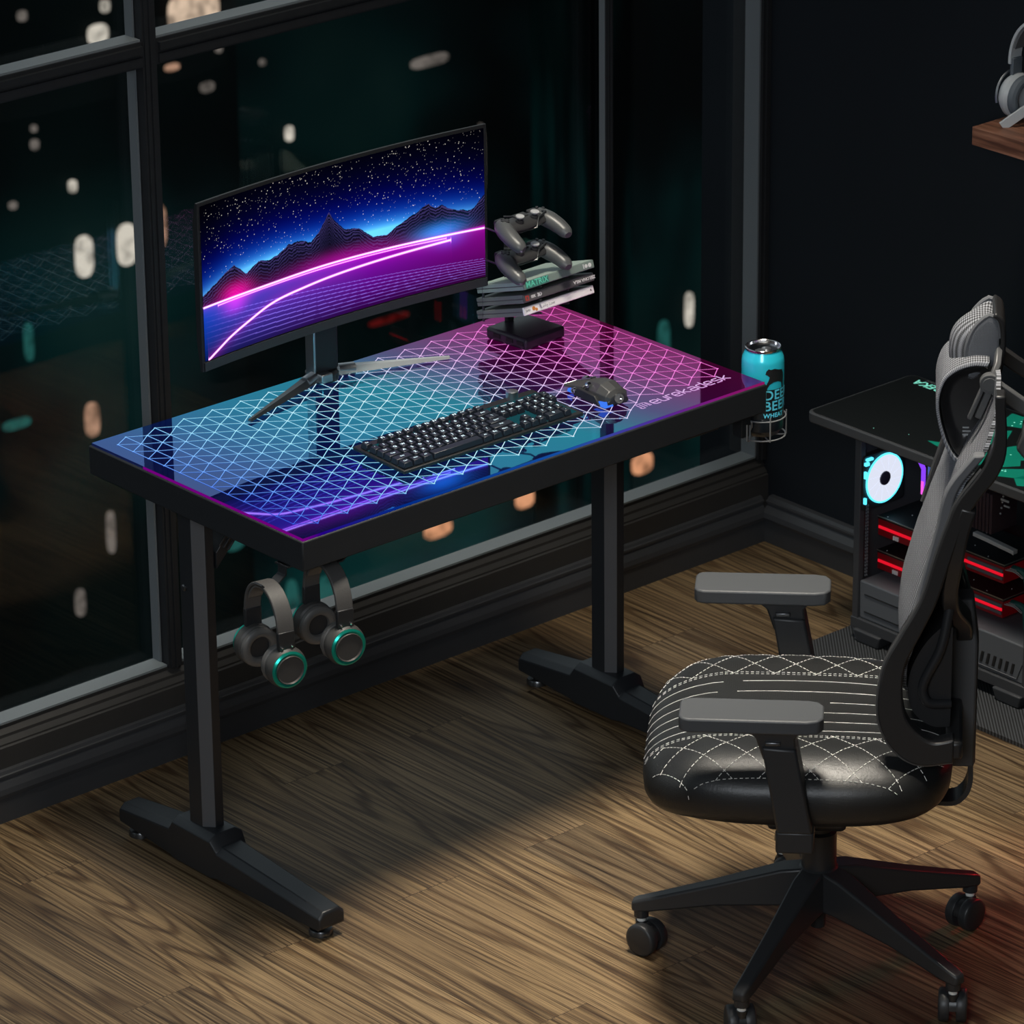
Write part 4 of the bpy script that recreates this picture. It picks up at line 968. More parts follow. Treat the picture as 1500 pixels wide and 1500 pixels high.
# surface height by ray casting on the seat mesh
from mathutils.bvhtree import BVHTree
bv = BVHTree.FromPolygons([v.co.copy() for v in seat.data.vertices], [list(p.vertices) for p in seat.data.polygons])
def on_seat(x, y):
    h = bv.ray_cast(Vector((x, y, 1)), Vector((0, 0, -1)))
    return h[0]+h[1]*.0008 if h[0] is not None else None
mbS = MB()
def stitch_line(P, w=.0011, dash=.006, gap=.003, n=200):
    L_ = sum(math.dist(a, b) for a, b in zip(P[:-1], P[1:])); pos = 0; pts = []
    steps = max(2, int(L_/.003))
    acc = [0]
    for a, b in zip(P[:-1], P[1:]): acc.append(acc[-1]+math.dist(a, b))
    def at(d):
        for i in range(len(P)-1):
            if d <= acc[i+1]+1e-9: f = (d-acc[i])/max(1e-9, acc[i+1]-acc[i]); return (P[i][0]+(P[i+1][0]-P[i][0])*f, P[i][1]+(P[i+1][1]-P[i][1])*f)
        return P[-1]
    while pos < L_:
        a = at(pos); c = at(min(L_, pos+dash)); A = on_seat(*a); B = on_seat(*c); pos += dash+gap
        if A is not None and B is not None and (A-B).length < dash*2.5 and (A-B).length > 1e-4: mbS.tube([A, B], w, n=4)
edge = lambda x: .118-.02*((x-.1)/.3)**2
for s in (-1, 1):
    for off in (0, .006): stitch_line([(x, s*(.104+off+.012*min(1, max(0, (x+.27)/.1)))) for x in np.linspace(-.280, .20, 26)], .00055, .005, .0035)
    stitch_line([(x, s*.232) for x in np.linspace(-.240, .17, 20)], .0005, .005, .004)
    for k in range(-6, 12):
        for dr in (-1, 1):
            x0 = -.25+k*.068+(.034 if s > 0 else 0); P = [(x0+dr*.115*f, s*(.118+.114*f)) for f in np.linspace(0, 1, 9)]
            P = [q for q in P if -.278 < q[0] < .20]
            if len(P) > 1: stitch_line(P, .0006, .0055, .0028)
for y in (-.088, -.055, -.020, .015, .050, .085):
    P = [(x, y*(1+.10*math.sin((x+.2)*9))) for x in np.linspace(-.283, .19, 60)]
    gap = random.randrange(14, 40)
    for seg_ in (P[:gap], P[gap+3:]):
        pts = [on_seat(*q) for q in seg_]; pts = [q for q in pts if q is not None]
        if len(pts) > 2: mbS.tube(pts, .0006, n=4)
mbS.build('stitching', M['stitch'], ch, smooth=False)
mb = MB(); mb.box(-.10, .10, -.11, .11, .325, .352); mb.build('seat_plate', M['chair_plastic'], ch, bevel=.008)
mb = MB(); mb.box(-.085, .045, -.060, .060, .270, .335); mb.build('tilt_mechanism', M['chair_plastic'], ch, bevel=.010, seg=3)
mb = MB(); mb.lathe([(.016, 0), (.018, .006), (.018, .022), (.014, .028)], (-.10, 0, .335), (-1, 0, 0)); mb.build('tension_knob', M['plastic'], ch)
mb = MB(); mb.tube([(-.04, -.06, .318), (-.05, -.15, .322), (-.06, -.20, .330)], .006); mb.build('height_lever', M['plastic'], ch)

def rail(Lp, Rp, l0, l1, name, m, n=40, bev=.003, par=None):
    A = cr(Lp, n); B = cr(Rp, n); mb = MB()
    mb.loft([[(a[0], l0, a[1]), (b[0], l0, b[1]), (b[0], l1, b[1]), (a[0], l1, a[1])] for a, b in zip(A, B)])
    return mb.build(name, m, par or ch, bevel=bev, seg=2, ang=40)
RL = [(.258, 1.093), (.260, 1.023), (.242, .971), (.206, .917), (.192, .879), (.174, .821), (.155, .751), (.122, .684), (.100, .637), (.091, .577), (.096, .53), (.119, .489), (.157, .466), (.212, .472)]
RR = [(.274, 1.093), (.279, 1.005), (.266, .960), (.242, .925), (.220, .886), (.205, .840), (.191, .790), (.178, .744), (.155, .690), (.134, .643), (.129, .602), (.133, .555), (.150, .525), (.178, .506), (.212, .512)]
EDGE = [(.140, .675), (.158, .732), (.173, .802), (.189, .871), (.203, .934), (.243, .992), (.262, 1.043), (.262, 1.087)]
for s in (-1, 1):
    q_ = None if s < 0 else 7
    rail(RL[:q_], RR[:q_], s*.172, s*.205, 'back_rail', M['rail'], 64)
    # bright beading along the rail edge
    P = cr(RL[2:q_], 50); mb = MB(); mb.tube([(a-.0008, s*.200, b) for a, b in P], .0028, n=6); mb.build('rail_bead', M['bead'], ch)
    # rear branch joining the centre post
    mb = MB(); P = cr([(.224, .905), (.212, .86), (.204, .80), (.199, .75), (.205, .70), (.222, .655), (.226, .62)], 16)
    lat = np.interp(np.linspace(0, 1, 16), [0, .25, .55, .85, 1], [.186, .184, .150, .050, .018])
    mb.tube([(a, s*l, b) for (a, b), l in zip(P, lat)], 0, flat=(.040, .026), up=(0, 1, 0)); mb.build('rail_branch', M['rail'], ch, bevel=.004)
    # grey trim strip between mesh and rail
    o_ = 0 if s < 0 else .016
    rail([(a-.014+o_, b) for a, b in EDGE[:6]], [(a+.004+o_, b) for a, b in EDGE[:6]], s*.178, s*.200, 'side_trim', M['greytrim'], 30, .003)
# lower backrest mesh
hz = np.linspace(.555, 1.088, 48)
es = np.interp(hz, [.55, .575, .62, .675, .732, .80, .87, .934, .992, 1.043, 1.09], [.138, .128, .128, .143, .160, .178, .194, .207, .243, .260, .262]); cs = np.minimum(es-.001, np.interp(hz, [.55, .60, .641, .683, .755, .82, .873, .93, 1.1], [.140, .134, .121, .125, .143, .165, .189, .206, .30]))
hwid = np.interp(hz, [.555, .60, .70, .9, 1.0, 1.06, 1.09], [.120, .165, .188, .188, .178, .14, .10])
mb = MB(); rs = []
ws = np.linspace(-1, 1, 31)
for h, c0, e0, hw in zip(hz, cs, es, hwid):
    fr = [(c0+(e0-c0)*abs(w)**3-.0015*(1-w*w), w*hw, h) for w in ws]; bk = [(a+.007, b, c) for a, b, c in fr[::-1]]
    rs.append(fr+bk)
mb.loft(rs); mb.build('mesh_back', M['mesh'], ch, ang=60)
# centre post with its grey back face
mb = MB(); P = [(.226, .66), (.226, .60), (.226, .50), (.228, .384)]
mb.loft([[(.205, -.034, h), (.247, -.034, h), (.250, -.020, h), (.250, .020, h), (.247, .034, h), (.205, .034, h)] for h in (.384, .60)]+[[(.205, -.022, .675), (.238, -.022, .675), (.24, -.012, .675), (.24, .012, .675), (.238, .022, .675), (.205, .022, .675)]])
mb.build('back_post', mat('post_nylon', (.055, .057, .060), .5), ch, bevel=.003)
mb = MB(); mb.box(.200, .226, -.200, .200, .474, .506); mb.build('cross_bar', M['rail'], ch, bevel=.006)
# lumbar mechanism inside the loop
mb = MB(); mb.tube(cr([(.200, -.150, .715), (.188, -.158, .650), (.166, -.160, .600), (.161, -.160, .575), (.172, -.160, .555), (.205, -.150, .550)], 24), .0080, n=12); mb.build('lumbar_spring', M['plastic'], ch)
mb = MB(); mb.tube(cr([(.200, .150, .715), (.188, .158, .650), (.166, .160, .600), (.161, .160, .575), (.172, .160, .555), (.205, .150, .550)], 24), .0080, n=12); mb.build('lumbar_spring', M['plastic'], ch)
LS = cr([(.196, .690), (.165, .655), (.143, .610), (.138, .565), (.150, .530), (.178, .510), (.205, .510)], 26)
mb = MB(); mb.loft([[(a, -.150, b), (.206, -.150, .60+(b-.60)*.9), (.206, .150, .60+(b-.60)*.9), (a, .150, b)] for a, b in LS]); mb.build('lumbar_housing', M['dark'], ch, bevel=.004)
# seat-tilt bar behind
mb = MB(); mb.tube(cr([(.242, 0, .40), (.243, 0, .352), (.232, 0, .324), (.205, 0, .312), (.12, 0, .322), (.02, 0, .326)], 26), 0, flat=(.05, .008), up=(0, 1, 0)); mb.build('tilt_bar', M['chair_plastic'], ch)
# upper backrest shell
OV = [(.177, 1.047), (.183, 1.081), (.199, 1.101), (.225, 1.113), (.249, 1.113), (.256, 1.083), (.253, 1.037), (.246, .995), (.228, .968), (.208, .960), (.190, .991)]
def closed(P, n): 
    k = len(P); Q = [P[-1]]+P+[P[0], P[1]]; out = []
    for i in range(n):
        t = i/n*k; j = int(t); t -= j; a, b, c, d = [np.array(q, float) for q in (Q[j], Q[j+1], Q[j+2], Q[(j+3) if j+3 < len(Q) else 3])]
        out.append(tuple(.5*((2*b)+(-a+c)*t+(2*a-5*b+4*c-d)*t*t+(-a+3*b-3*c+d)*t**3)))
    return out
ov = closed(OV, 44)
ov = [(a, b-.024) for a, b in ov]
cx_, cz_ = .220, 1.016
def ring_at(l, k, inset=0): return [(cx_+(a-cx_)*k, l, cz_+(b-cz_)*k) for a, b in ov]
F = cr([(a, b-.024) for a, b in [(.226, .958), (.206, .950), (.184, .985), (.170, 1.045), (.177, 1.088), (.196, 1.110), (.225, 1.122), (.252, 1.122)]], 34)
F2 = [(a+(cx_-a)*.10, b+(cz_-b)*.10) for a, b in F]
mb = MB(); mb.loft([ring_at(-.040, .60), ring_at(-.042, .70), ring_at(-.062, .90), ring_at(-.068, .96), ring_at(-.064, 1.), ring_at(.064, 1.), ring_at(.068, .96), ring_at(.062, .90), ring_at(.042, .70), ring_at(.040, .60)])
up_ = mb.build('upper_back_shell', M['rail'], ch, ang=45)
mb = MB()
for k, w_ in enumerate((.010, .013, .009)): mb.box(.213, .213+w_, -.0425, -.0405, .976-.006*k, .978-.006*k)
mb.build('care_label', M['ink_grey'], up_, smooth=False)
mb = MB(); mb.loft([[(a[0], -.070, a[1]), (b[0], -.072, b[1]), (b[0], .072, b[1]), (a[0], .070, a[1])] for a, b in zip(F, F2)]); mb.build('upper_mesh_cover', M['mesh_w'], ch, bevel=.002)
# headrest pillow: D-shaped ends, bulging front
CAP = closed([(.221, 1.060), (.217, 1.088), (.217, 1.111), (.226, 1.139), (.239, 1.156), (.251, 1.164), (.262, 1.155), (.266, 1.129), (.264, 1.100), (.254, 1.078), (.237, 1.067)], 44)
MID = closed([(.197, 1.036), (.191, 1.070), (.188, 1.098), (.194, 1.127), (.211, 1.145), (.235, 1.154), (.256, 1.150), (.266, 1.125), (.264, 1.090), (.250, 1.060), (.225, 1.035)], 44)
def polar(P):
    a = np.array([math.atan2(q[1]-1.112, q[0]-.242) for q in P]); d = np.array([math.hypot(q[1]-1.112, q[0]-.242) for q in P]); o = np.argsort(a); t = np.linspace(-PI, PI, 45)[:-1]
    d = np.interp(t, a[o], d[o], period=2*PI); return [(.242+x*math.cos(y), 1.112+x*math.sin(y)) for x, y in zip(d, t)]
CAP = polar(closed(CAP, 200)); MID = polar(closed(MID, 200))
def hr(l, f, k=1.): return [(.242+(a[0]*(1-f)+b[0]*f-.242)*k, l, 1.112+(a[1]*(1-f)+b[1]*f-1.112)*k) for a, b in zip(CAP, MID)]
mb = MB(); mb.loft([hr(-.0445, 0, .80), hr(-.0440, 0, .93)]+[hr(-.041*math.cos(t), math.sin(t)**1.3) for t in [PI*i/22 for i in range(23)]]+[hr(.0440, 0, .93), hr(.0445, 0, .80)])
o = mb.build('headrest', [M['mesh_h'], M['mesh2']], ch, ang=60)
for pg in o.data.polygons:
    if abs(pg.center.y) > .0412: pg.material_index = 1
for s in (-1, 1):
    T1 = [(q[0], q[2]) for q in (hr(0, .03)[26:]+hr(0, .03)[:8])]
    mb = MB(); mb.tube([(a, s*.040, b) for a, b in T1], .0045, n=8); mb.build('headrest_trim', M['greytrim'], ch)
P = cr([(.256, 1.166), (.268, 1.154), (.272, 1.120), (.268, 1.085), (.250, 1.060)], 16)
mb = MB(); mb.tube([(a, 0, b) for a, b in P], 0, flat=(.092, .009), up=(0, 1, 0)); mb.build('headrest_shell', M['rail'], ch, bevel=.003)
# headrest bracket, a pair of arms outside the wings
BG = mat('bracket_grey', (.075, .077, .080), .4)
for s in (-1, 1):
    y = s*.085; dz = -.025
    mb = MB(); mb.lathe([(.0155, -.008), (.0155, .008)], (.252, y, 1.094+dz), (0, 1, 0), n=32); mb.lathe([(.011, .008), (.011, .0095)], (.252, y, 1.094+dz), (0, -1, 0), n=32); mb.build('pivot', BG, ch, bevel=.001)
    mb = MB()
    mb.tube([(.256, y, 1.092+dz), (.244, y, 1.060+dz), (.235, y, 1.036+dz)], 0, flat=(.010, .011), up=(0, 1, 0)); mb.build('bracket_link', BG, ch, bevel=.002)
    mb = MB(); mb.tube([(.243, y, 1.090+dz), (.231, y, 1.058+dz), (.222, y, 1.034+dz)], 0, flat=(.010, .007), up=(0, 1, 0)); mb.build('bracket_link', BG, ch, bevel=.002)
    mb = MB(); mb.tube([(.252, y, 1.094+dz), (.300, y, 1.060+dz), (.336, y, 1.040+dz)], 0, flat=(.014, .024), up=(0, 1, 0)); mb.build('bracket_arm', BG if s < 0 else M['rail'], ch, bevel=.003)
    mb = MB(); mb.tube([(.254, y, 1.096+dz), (.263, y*.8, 1.118+dz), (.266, s*.035, 1.110)], 0, flat=(.012, .010), up=(0, 1, .2)); mb.build('headrest_stem', BG if s < 0 else M['rail'], ch, bevel=.002)
mb = MB(); mb.prism([(a, b+dz) for a, b in [(.318, 1.050), (.352, 1.040), (.352, .966), (.310, .971), (.296, .988), (.304, 1.011), (.306, 1.030)]], 'y', -.098, -.070); mb.build('bracket_plate', BG, ch, bevel=.004)
mb = MB(); mb.box(.318, .345, -.09, .09, .960, 1.005); mb.build('bracket_bridge', M['rail'], ch, bevel=.004)
# armrests
for s in (-1, 1):
    y = s*.25
    pd = [(a-.018, b) for a, b in [(-.200, -.026), (-.196, -.036), (-.185, -.041), (0.000, -.041), (.018, -.036), (.026, -.022), (.026, .022), (.018, .036), (0., .041), (-.185, .041), (-.196, .036), (-.200, .026)]]
    mb = MB(); mb.prism([(a, y+b) for a, b in pd], 'z', .553, .577); mb.build('arm_pad', M['pad'], ch, bevel=.0035, seg=3)
    mb = MB(); mb.loft([[(-.115, y-.028, .553), (-.025, y-.028, .553), (-.025, y+.028, .553), (-.115, y+.028, .553)], [(-.098, y-.026, .540), (-.036, y-.026, .540), (-.036, y+.026, .540), (-.098, y+.026, .540)], [(-.085, y-.024, .500), (-.032, y-.024, .500), (-.032, y+.024, .500), (-.085, y+.024, .500)]]); mb.build('arm_stem', M['chair_plastic'], ch, bevel=.003)
    mb = MB(); mb.box(-.083, -.058, y-.030, y+.030, .528, .535); mb.build('height_button', M['gun'], ch, bevel=.002)
    mb = MB(); mb.loft([[(-.088, y-.031, .526), (-.034, y-.031, .523), (-.034, y+.031, .523), (-.088, y+.031, .526)], [(-.062, y-.031, .376), (-.006, y-.031, .376), (-.006, y+.031, .376), (-.062, y+.031, .376)]]); mb.build('arm_post', M['chair_plastic'], ch, bevel=.004)
    mb = MB(); mb.box(-.064, -.004, min(s*.08, s*.278), max(s*.08, s*.278), .340, .378); mb.build('arm_bracket', M['chair_plastic'], ch, bevel=.004)
# gas lift and five-star base
mb = MB(); mb.lathe([(.029, .150), (.029, .245), (.022, .248), (.022, .29)], (0, 0, 0)); mb.build('gas_lift', M['chair_plastic'], ch)
mb = MB(); mb.lathe([(.012, .070), (.013, .073), (.013, .11), (.030, .11), (.034, .118), (.037, .165), (.033, .180), (.028, .184)], (0, 0, 0)); mb.build('base_hub', M['chair_plastic'], ch)
O_ = Vector((.595, -.59)); 
tips = [(.388, -.360), (.780, -.291), (.878, -.678), (.592, -.909), (.316, -.696)]
angs = sorted([math.degrees(math.atan2(y+.59, x-.595)) for x, y in tips])
a0 = sum(a-(i*72) for i, a in enumerate(angs))/5
RB = .298
for k in range(5):
    aw = R(a0+72*k+46.46); c, s_ = math.cos(aw), math.sin(aw); U_ = Vector((c, s_, 0)); V_ = Vector((-s_, c, 0))
    mb = MB()
    def sc(r, w, z0, z1): return [U_*r+V_*w+Vector((0, 0, z0)), U_*r+V_*w*.85+Vector((0, 0, z1)), U_*r-V_*w*.85+Vector((0, 0, z1)), U_*r-V_*w+Vector((0, 0, z0))]
    mb.loft([sc(.022, .025, .112, .182), sc(.06, .024, .112, .176), sc(.17, .018, .100, .138), sc(RB-.018, .0145, .078, .103), sc(RB+.006, .0135, .076, .096), sc(RB+.013, .010, .077, .092)]); leg = mb.build('base_arm', M['chair_plastic'], ch, bevel=.004, seg=3)
    mb = MB(); tp = U_*(RB-.003); mb.lathe([(.0125, .064), (.0125, .082)], tp, n=20); mb.build('caster_socket', M['chair_plastic'], leg)
    mb = MB(); mb.lathe([(.0075, .054), (.0075, .065)], tp, n=16); mb.build('caster_stem', M['stitch'], leg)
    # caster: twin wheels trailing
    ca = aw+R([35, -50, 20, 70, -30][k]); wu = Vector((math.cos(ca), math.sin(ca), 0)); wv = Vector((-math.sin(ca), math.cos(ca), 0)); cc = tp-wu*.012+Vector((0, 0, .0285))
    for q in (-1, 1):
        mb = MB(); mb.lathe([(.021, -.009), (.0275, -.0085), (.0285, -.006), (.0285, .005), (.027, .0075), (.022, .009), (.0, .0095)], cc+wv*q*.0145, wv*q, n=36); mb.build('caster_wheel', M['chair_plastic'], leg, ang=50)
    mb = MB(); arc = [cc+wu*.0235*math.cos(t)+Vector((0, 0, .0235*math.sin(t))) for t in [PI*i/12 for i in range(13)]]; mb.tube(arc, 0, flat=(.012, .004), up=wv); mb.lathe([(.010, .0), (.010, .012)], tp+Vector((0, 0, .044)), n=16); mb.build('caster_hood', M['rail'], leg)

# ================================================================== SIDE TABLE, MAT, PC
TX, TY, TZ = 1.492, .347, .480
tb = thing('side_table', 'low black table with grey edging and a green shard pattern by the right wall', 'table', (TX, TY, 0))
def rrect(x0, x1, y0, y1, r, n=6):
    P = []
    for cx, cy, a in ((x1-r, y1-r, 0), (x0+r, y1-r, 90), (x0+r, y0+r, 180), (x1-r, y0+r, 270)):
        for i in range(n+1): t = R(a+90*i/n); P.append((cx+r*math.cos(t), cy+r*math.sin(t)))
    return P
TWd, TLn = .290, .95
mb = MB(); mb.prism(rrect(0, TWd, -TLn, 0, .018), 'z', TZ-.022, TZ-.002); mb.build('table_slab', M['table_edge'], tb, bevel=.0025)
def L2(x, y): return (x-TX, y-TY)
mb = MB(); mb.prism(rrect(.0065, TWd-.006, -TLn+.006, -.0065, .013), 'z', TZ-.003, TZ-.0012); mb.mi = 1
zt = TZ-.0008
shards = [[(1.5335, .0240), (1.5480, .0830), (1.5600, .060), (1.5530, .018)], [(1.50, -.06), (1.535, .0), (1.60, -.01), (1.56, -.07)], [(1.53, -.085), (1.60, -.03), (1.66, -.05), (1.58, -.12)],
 [(1.50, -.10), (1.515, -.075), (1.575, -.135), (1.54, -.17)], [(1.505, -.18), (1.53, -.15), (1.60, -.175), (1.55, -.24)], [(1.60, -.10), (1.69, -.04), (1.74, -.08), (1.66, -.16)], [(1.585, .015), (1.66, .05), (1.70, .01), (1.64, -.025)],
 [(1.70, .05), (1.765, .07), (1.77, -.01), (1.725, .0)], [(1.57, -.19), (1.63, -.15), (1.72, -.20), (1.63, -.26)], [(1.50, -.25), (1.54, -.22), (1.60, -.28), (1.55, -.34)], [(1.67, -.13), (1.77, -.10), (1.77, -.18), (1.72, -.19)], [(1.71, -.02), (1.77, -.03), (1.77, -.08), (1.75, -.07)], [(1.52, -.36), (1.66, -.28), (1.75, -.40), (1.6, -.45)]]
for P in shards:
    Q = [L2(*p) for p in P]; mb.add([(a, b, zt) for a, b in Q], [tuple(range(len(Q)))])
mb.mi = 2
rg = random.Random(5)
for P in shards:
    for k in range(5):
        w = [rg.random() for _ in P]; s_ = sum(w); x = sum(a*p[0] for a, p in zip(w, P))/s_; y = sum(a*p[1] for a, p in zip(w, P))/s_; q = L2(x, y); r = .0012+.0012*rg.random()
        mb.add([(q[0]+r*math.cos(t), q[1]+r*math.sin(t), zt+.0002) for t in [PI*i/4 for i in range(8)]], [tuple(range(8))])
for x, y in ((1.545, .128), (1.52, .195)):
    q = L2(x, y); mb.add([(q[0]+.001*math.cos(t), q[1]+.001*math.sin(t), zt) for t in [PI*i/4 for i in range(8)]], [tuple(range(8))])
mb.build('desk_mat', [M['table_top'], M['green_print'], M['green_dot']], tb, smooth=False)
text_mesh('EUREKA', .030, M['eureka'], 'lettering', tb, basis((*L2(1.7555, .315), TZ-.0008), (0, -1, 0), (1, 0, 0), (0, 0, 1)) @ Matrix.Rotation(PI, 4, 'Z') @ Matrix.Translation((-.003, 0, 0)), ext=.0001, shear=.2, off=.0004, align='RIGHT')
text_mesh('ERGONOMIC', .0085, M['ink_grey'], 'small_lettering', tb, basis((*L2(1.7725, .300), TZ-.0008), (0, -1, 0), (1, 0, 0), (0, 0, 1)) @ Matrix.Rotation(PI, 4, 'Z'), ext=.0001, align='RIGHT', space=1.4)
for (x, y) in ((.268, -.02), (.268, -TLn+.04), (.03, -TLn+.04)):
    mb = MB(); mb.box(x-.014, x+.014, y-.014, y+.014, 0, TZ-.022); mb.build('leg', M['plastic'], tb, bevel=.002)
mb = MB(); mb.box(.020, .040, -.045, -.020, TZ-.034, TZ-.022); mb.build('bracket', M['plastic'], tb, bevel=.002)
mb = MB(); mb.prism(rrect(1.452, 1.784, -.85, .325, .05, 8), 'z', .0003, .008)
tag(mb.build('ribbed_floor_mat', M['ribbed'], ang=30), 'charcoal ribbed floor mat under the pc tower', 'mat')

PX, PYb, PYf = 1.5638, .284, -.175
pc = thing('pc_tower', 'open-sided computer tower with white ring fan and red lit cards', 'computer', (PX, PYb, .0085))
PWd, PHt, PLn = .200, .435, PYb-PYf
# frame posts
zb, zt_ = .028, PHt
def pbox(name, m, x0, x1, y0, y1, z0, z1, bev=.0015, par=pc): mb = MB(); mb.box(x0, x1, y0, y1, z0, z1); return mb.build(name, m, par, bevel=bev)
pbox('corner_post', M['pc_frame'], 0, .014, -.0155, 0, zb, zt_); pbox('corner_post', M['pc_frame'], 0, .014, -PLn, -PLn+.018, zb, zt_)
pbox('corner_post', M['pc_frame'], PWd-.014, PWd, -.014, 0, zb, zt_); pbox('corner_post', M['pc_frame'], PWd-.014, PWd, -PLn, -PLn+.014, zb, zt_)
pbox('mid_post', M['pc_frame'], -.001, .012, -.236, -.214, .105, zt_)
pbox('top_panel', M['pc_frame'], 0, PWd, -PLn, 0, zt_-.014, zt_)
pbox('bottom_rail', M['pc_frame'], -.002, PWd, -PLn-.002, .002, zb-.004, zb+.018)
pbox('motherboard_tray', M['pcb'], PWd-.012, PWd-.006, -PLn+.014, -.014, zb+.018, zt_-.014, 0)
pbox('rear_panel', M['pc_frame'], .014, PWd-.014, -.004, 0, zb+.018, zt_-.014, 0)
pbox('front_panel', M['pc_frame'], .014, PWd-.014, -PLn, -PLn+.004, zb+.018, zt_-.014, 0)
# perforated slot strip by the rear post
mb = MB()
for k in range(22):
    z = .130+.0068*k
    for j in range(2): mb.box(.0135, .0150, -.021-.0045*j, -.0178-.0045*j, z+.003*j, z+.0045+.003*j)
mb.build('vent_strip', M['shroud'], pc, smooth=False)
# psu shroud
sh = pbox('power_shroud', M['shroud'], .004, PWd-.012, -PLn+.018, -.0155, zb+.018, .124, .003)
mb = MB(); mb.box(.002, .0045, -.20, -.03, .098, .0995); mb.box(.002, .0045, -.20, -.03, .062, .0635); mb.build('seam', M['pcb'], sh, smooth=False)
mb = MB(); z0 = .060
for k in range(8):
    y = -.300-.0155*k
    mb.loft([[(.0025, y, z0), (.0025, y-.006, z0), (.0045, y-.006, z0), (.0045, y, z0)], [(.0025, y-.005, z0+.022), (.0025, y-.011, z0+.022), (.0045, y-.011, z0+.022), (.0045, y-.005, z0+.022)]])
mb.build('vent_slots', M['pcb'], sh, smooth=False)
mb = MB(); mb.tube([(.003, -.285, z0-.006), (.003, -.425, z0-.006), (.003, -.438, z0+.028)], .0010, n=6); mb.build('vent_rim', M['greytrim'], sh)
for y in (-.045, -PLn+.05):
    mb = MB(); mb.loft([[(-.006, y-.03, 0), (.03, y-.03, 0), (.03, y+.026, 0), (-.006, y+.026, 0)], [(-.010, y-.038, zb-.002), (.03, y-.038, zb-.002), (.03, y+.034, zb-.002), (-.010, y+.034, zb-.002)]]); mb.build('foot', M['pc_frame'], pc, bevel=.003)
    mb = MB(); mb.box(.16, .195, y-.03, y+.026, 0, zb-.002); mb.build('foot', M['pc_frame'], pc, bevel=.003)
# ring fan on the rear panel, facing along the case
fan = bpy.data.objects.new('ring_fan', None)
FC = Vector((.0600, -.020, .3215))
mb = MB()
mb.loft([[(FC.x+a, y, FC.z+b) for a, b in rrect(-.056, .056, -.056, .056, .008)] for y in (-.0045, -.0185)]); fan = mb.build('fan', M['plastic'], pc, bevel=.001)
mb = MB(); mb.lathe([(.014, 0), (.0465, 0), (.0465, .002), (.014, .002)], FC, (0, -1, 0), n=48, cap=False); mb.build('light_ring', M['fan_ring'], fan)
mb = MB(); mb.lathe([(.0467, 0), (.0500, 0), (.0500, .0022), (.0467, .0022)], FC, (0, -1, 0), n=48, cap=False); mb.build('light_rim', M['fan_edge'], fan)
mb = MB(); mb.lathe([(.0138, 0), (.0138, .004), (.011, .005), (0, .005)], FC, (0, -1, 0), n=32); mb.build('fan_hub', mat('fan_hub', (.03, .025, .05), .4), fan)
mb = MB()
for k in range(12):
    t = 2*PI*k/12; mb.loft([[(FC.x+.0150*math.cos(t), -.0235, FC.z+.0150*math.sin(t)), (FC.x+.0150*math.cos(t), -.0232, FC.z+.0150*math.sin(t)), (FC.x+.043*math.cos(t+.3), -.0232, FC.z+.043*math.sin(t+.3)), (FC.x+.043*math.cos(t+.3), -.0235, FC.z+.043*math.sin(t+.3))], [(FC.x+.0150*math.cos(t+.05), -.0235, FC.z+.0150*math.sin(t+.05)), (FC.x+.0150*math.cos(t+.05), -.0232, FC.z+.0150*math.sin(t+.05)), (FC.x+.043*math.cos(t+.33), -.0232, FC.z+.043*math.sin(t+.33)), (FC.x+.043*math.cos(t+.33), -.0235, FC.z+.043*math.sin(t+.33))]])
mb.build('fan_blades', mat('fan_blade_lit', (.5, .5, .55), .4, emis=(.7, .75, .95), es=.97), fan)
for bx in ((-.054, -.044, .038, .044), (-.054, -.050, .012, .026), (-.054, -.050, -.040, -.028), (-.050, -.034, .047, .0515)):
    mb = MB(); mb.box(FC.x+bx[0], FC.x+bx[1], -.024, -.0185, FC.z+bx[2], FC.z+bx[3]); mb.build('frame_light', M['fan_edge'], fan, smooth=False)
# graphics cards: two stacked red-lit cards
for z, nm in ((.222, 'upper'), (.152, 'lower')):
    y0, y1 = -.348, -.020
    gp = pbox('graphics_card', M['pcb'], .045, .165, y0, y1, z+.020, z+.026, .001)
    mb = MB(); mb.box(.0435, .0452, y0-.001, y1, z+.0245, z+.0262); mb.box(.0452, .166, y0-.0015, y0, z+.0245, z+.0262); mb.build('metal_edge', M['edge_metal'], gp, smooth=False)
    mb = MB(); mb.box(.0465, .160, y0+.003, y1, z-.014, z+.020); mb.build('card_shroud', M['red_glow'], gp, bevel=.001)
    mb = MB(); mb.box(.0445, .0465, y0+.004, y1-.003, z+.001, z+.0065); mb.build('red_light_bar', M['red_led'], gp, smooth=False)
    mb = MB(); mb.box(.0440, .0465, y0+.004, -.255, z+.0075, z+.0145); mb.box(.0440, .0465, y0+.004, -.255, z-.0065, z-.001); mb.build('shroud_plate', M['shroud'], gp, smooth=False)
    mb = MB()
    for k in range(12): mb.lathe([(.0011, 0), (.0011, .001)], (.052+.10*((k*7) % 5)/5, y1-.02-.026*k, z+.0262), n=6)
    for k in range(3): mb.box(.0440, .0465, y1-.045-.005*k, y1-.042-.005*k, z-.012, z-.004)
    mb.build('solder_points', M['ink_white'], gp, smooth=False)
    mb = MB(); mb.tube(cr([(.07, y0, z+.012), (.065, y0-.035, z+.012), (.062, y0-.045, z-.015), (.07, y0-.04, z-.045)], 14), .007, n=8); mb.build('power_cable', M['cable'], gp)
    mb = MB()
    for k in range(5): mb.tube(cr([(.050+.006*k, y0+.002, z+.014), (.050+.006*k, y0-.022, z+.016-.001*k), (.056+.003*k, y0-.036, z+.006)], 8), .0009, n=5)
    mb.build('sleeved_wires', M['ink_grey'], gp)
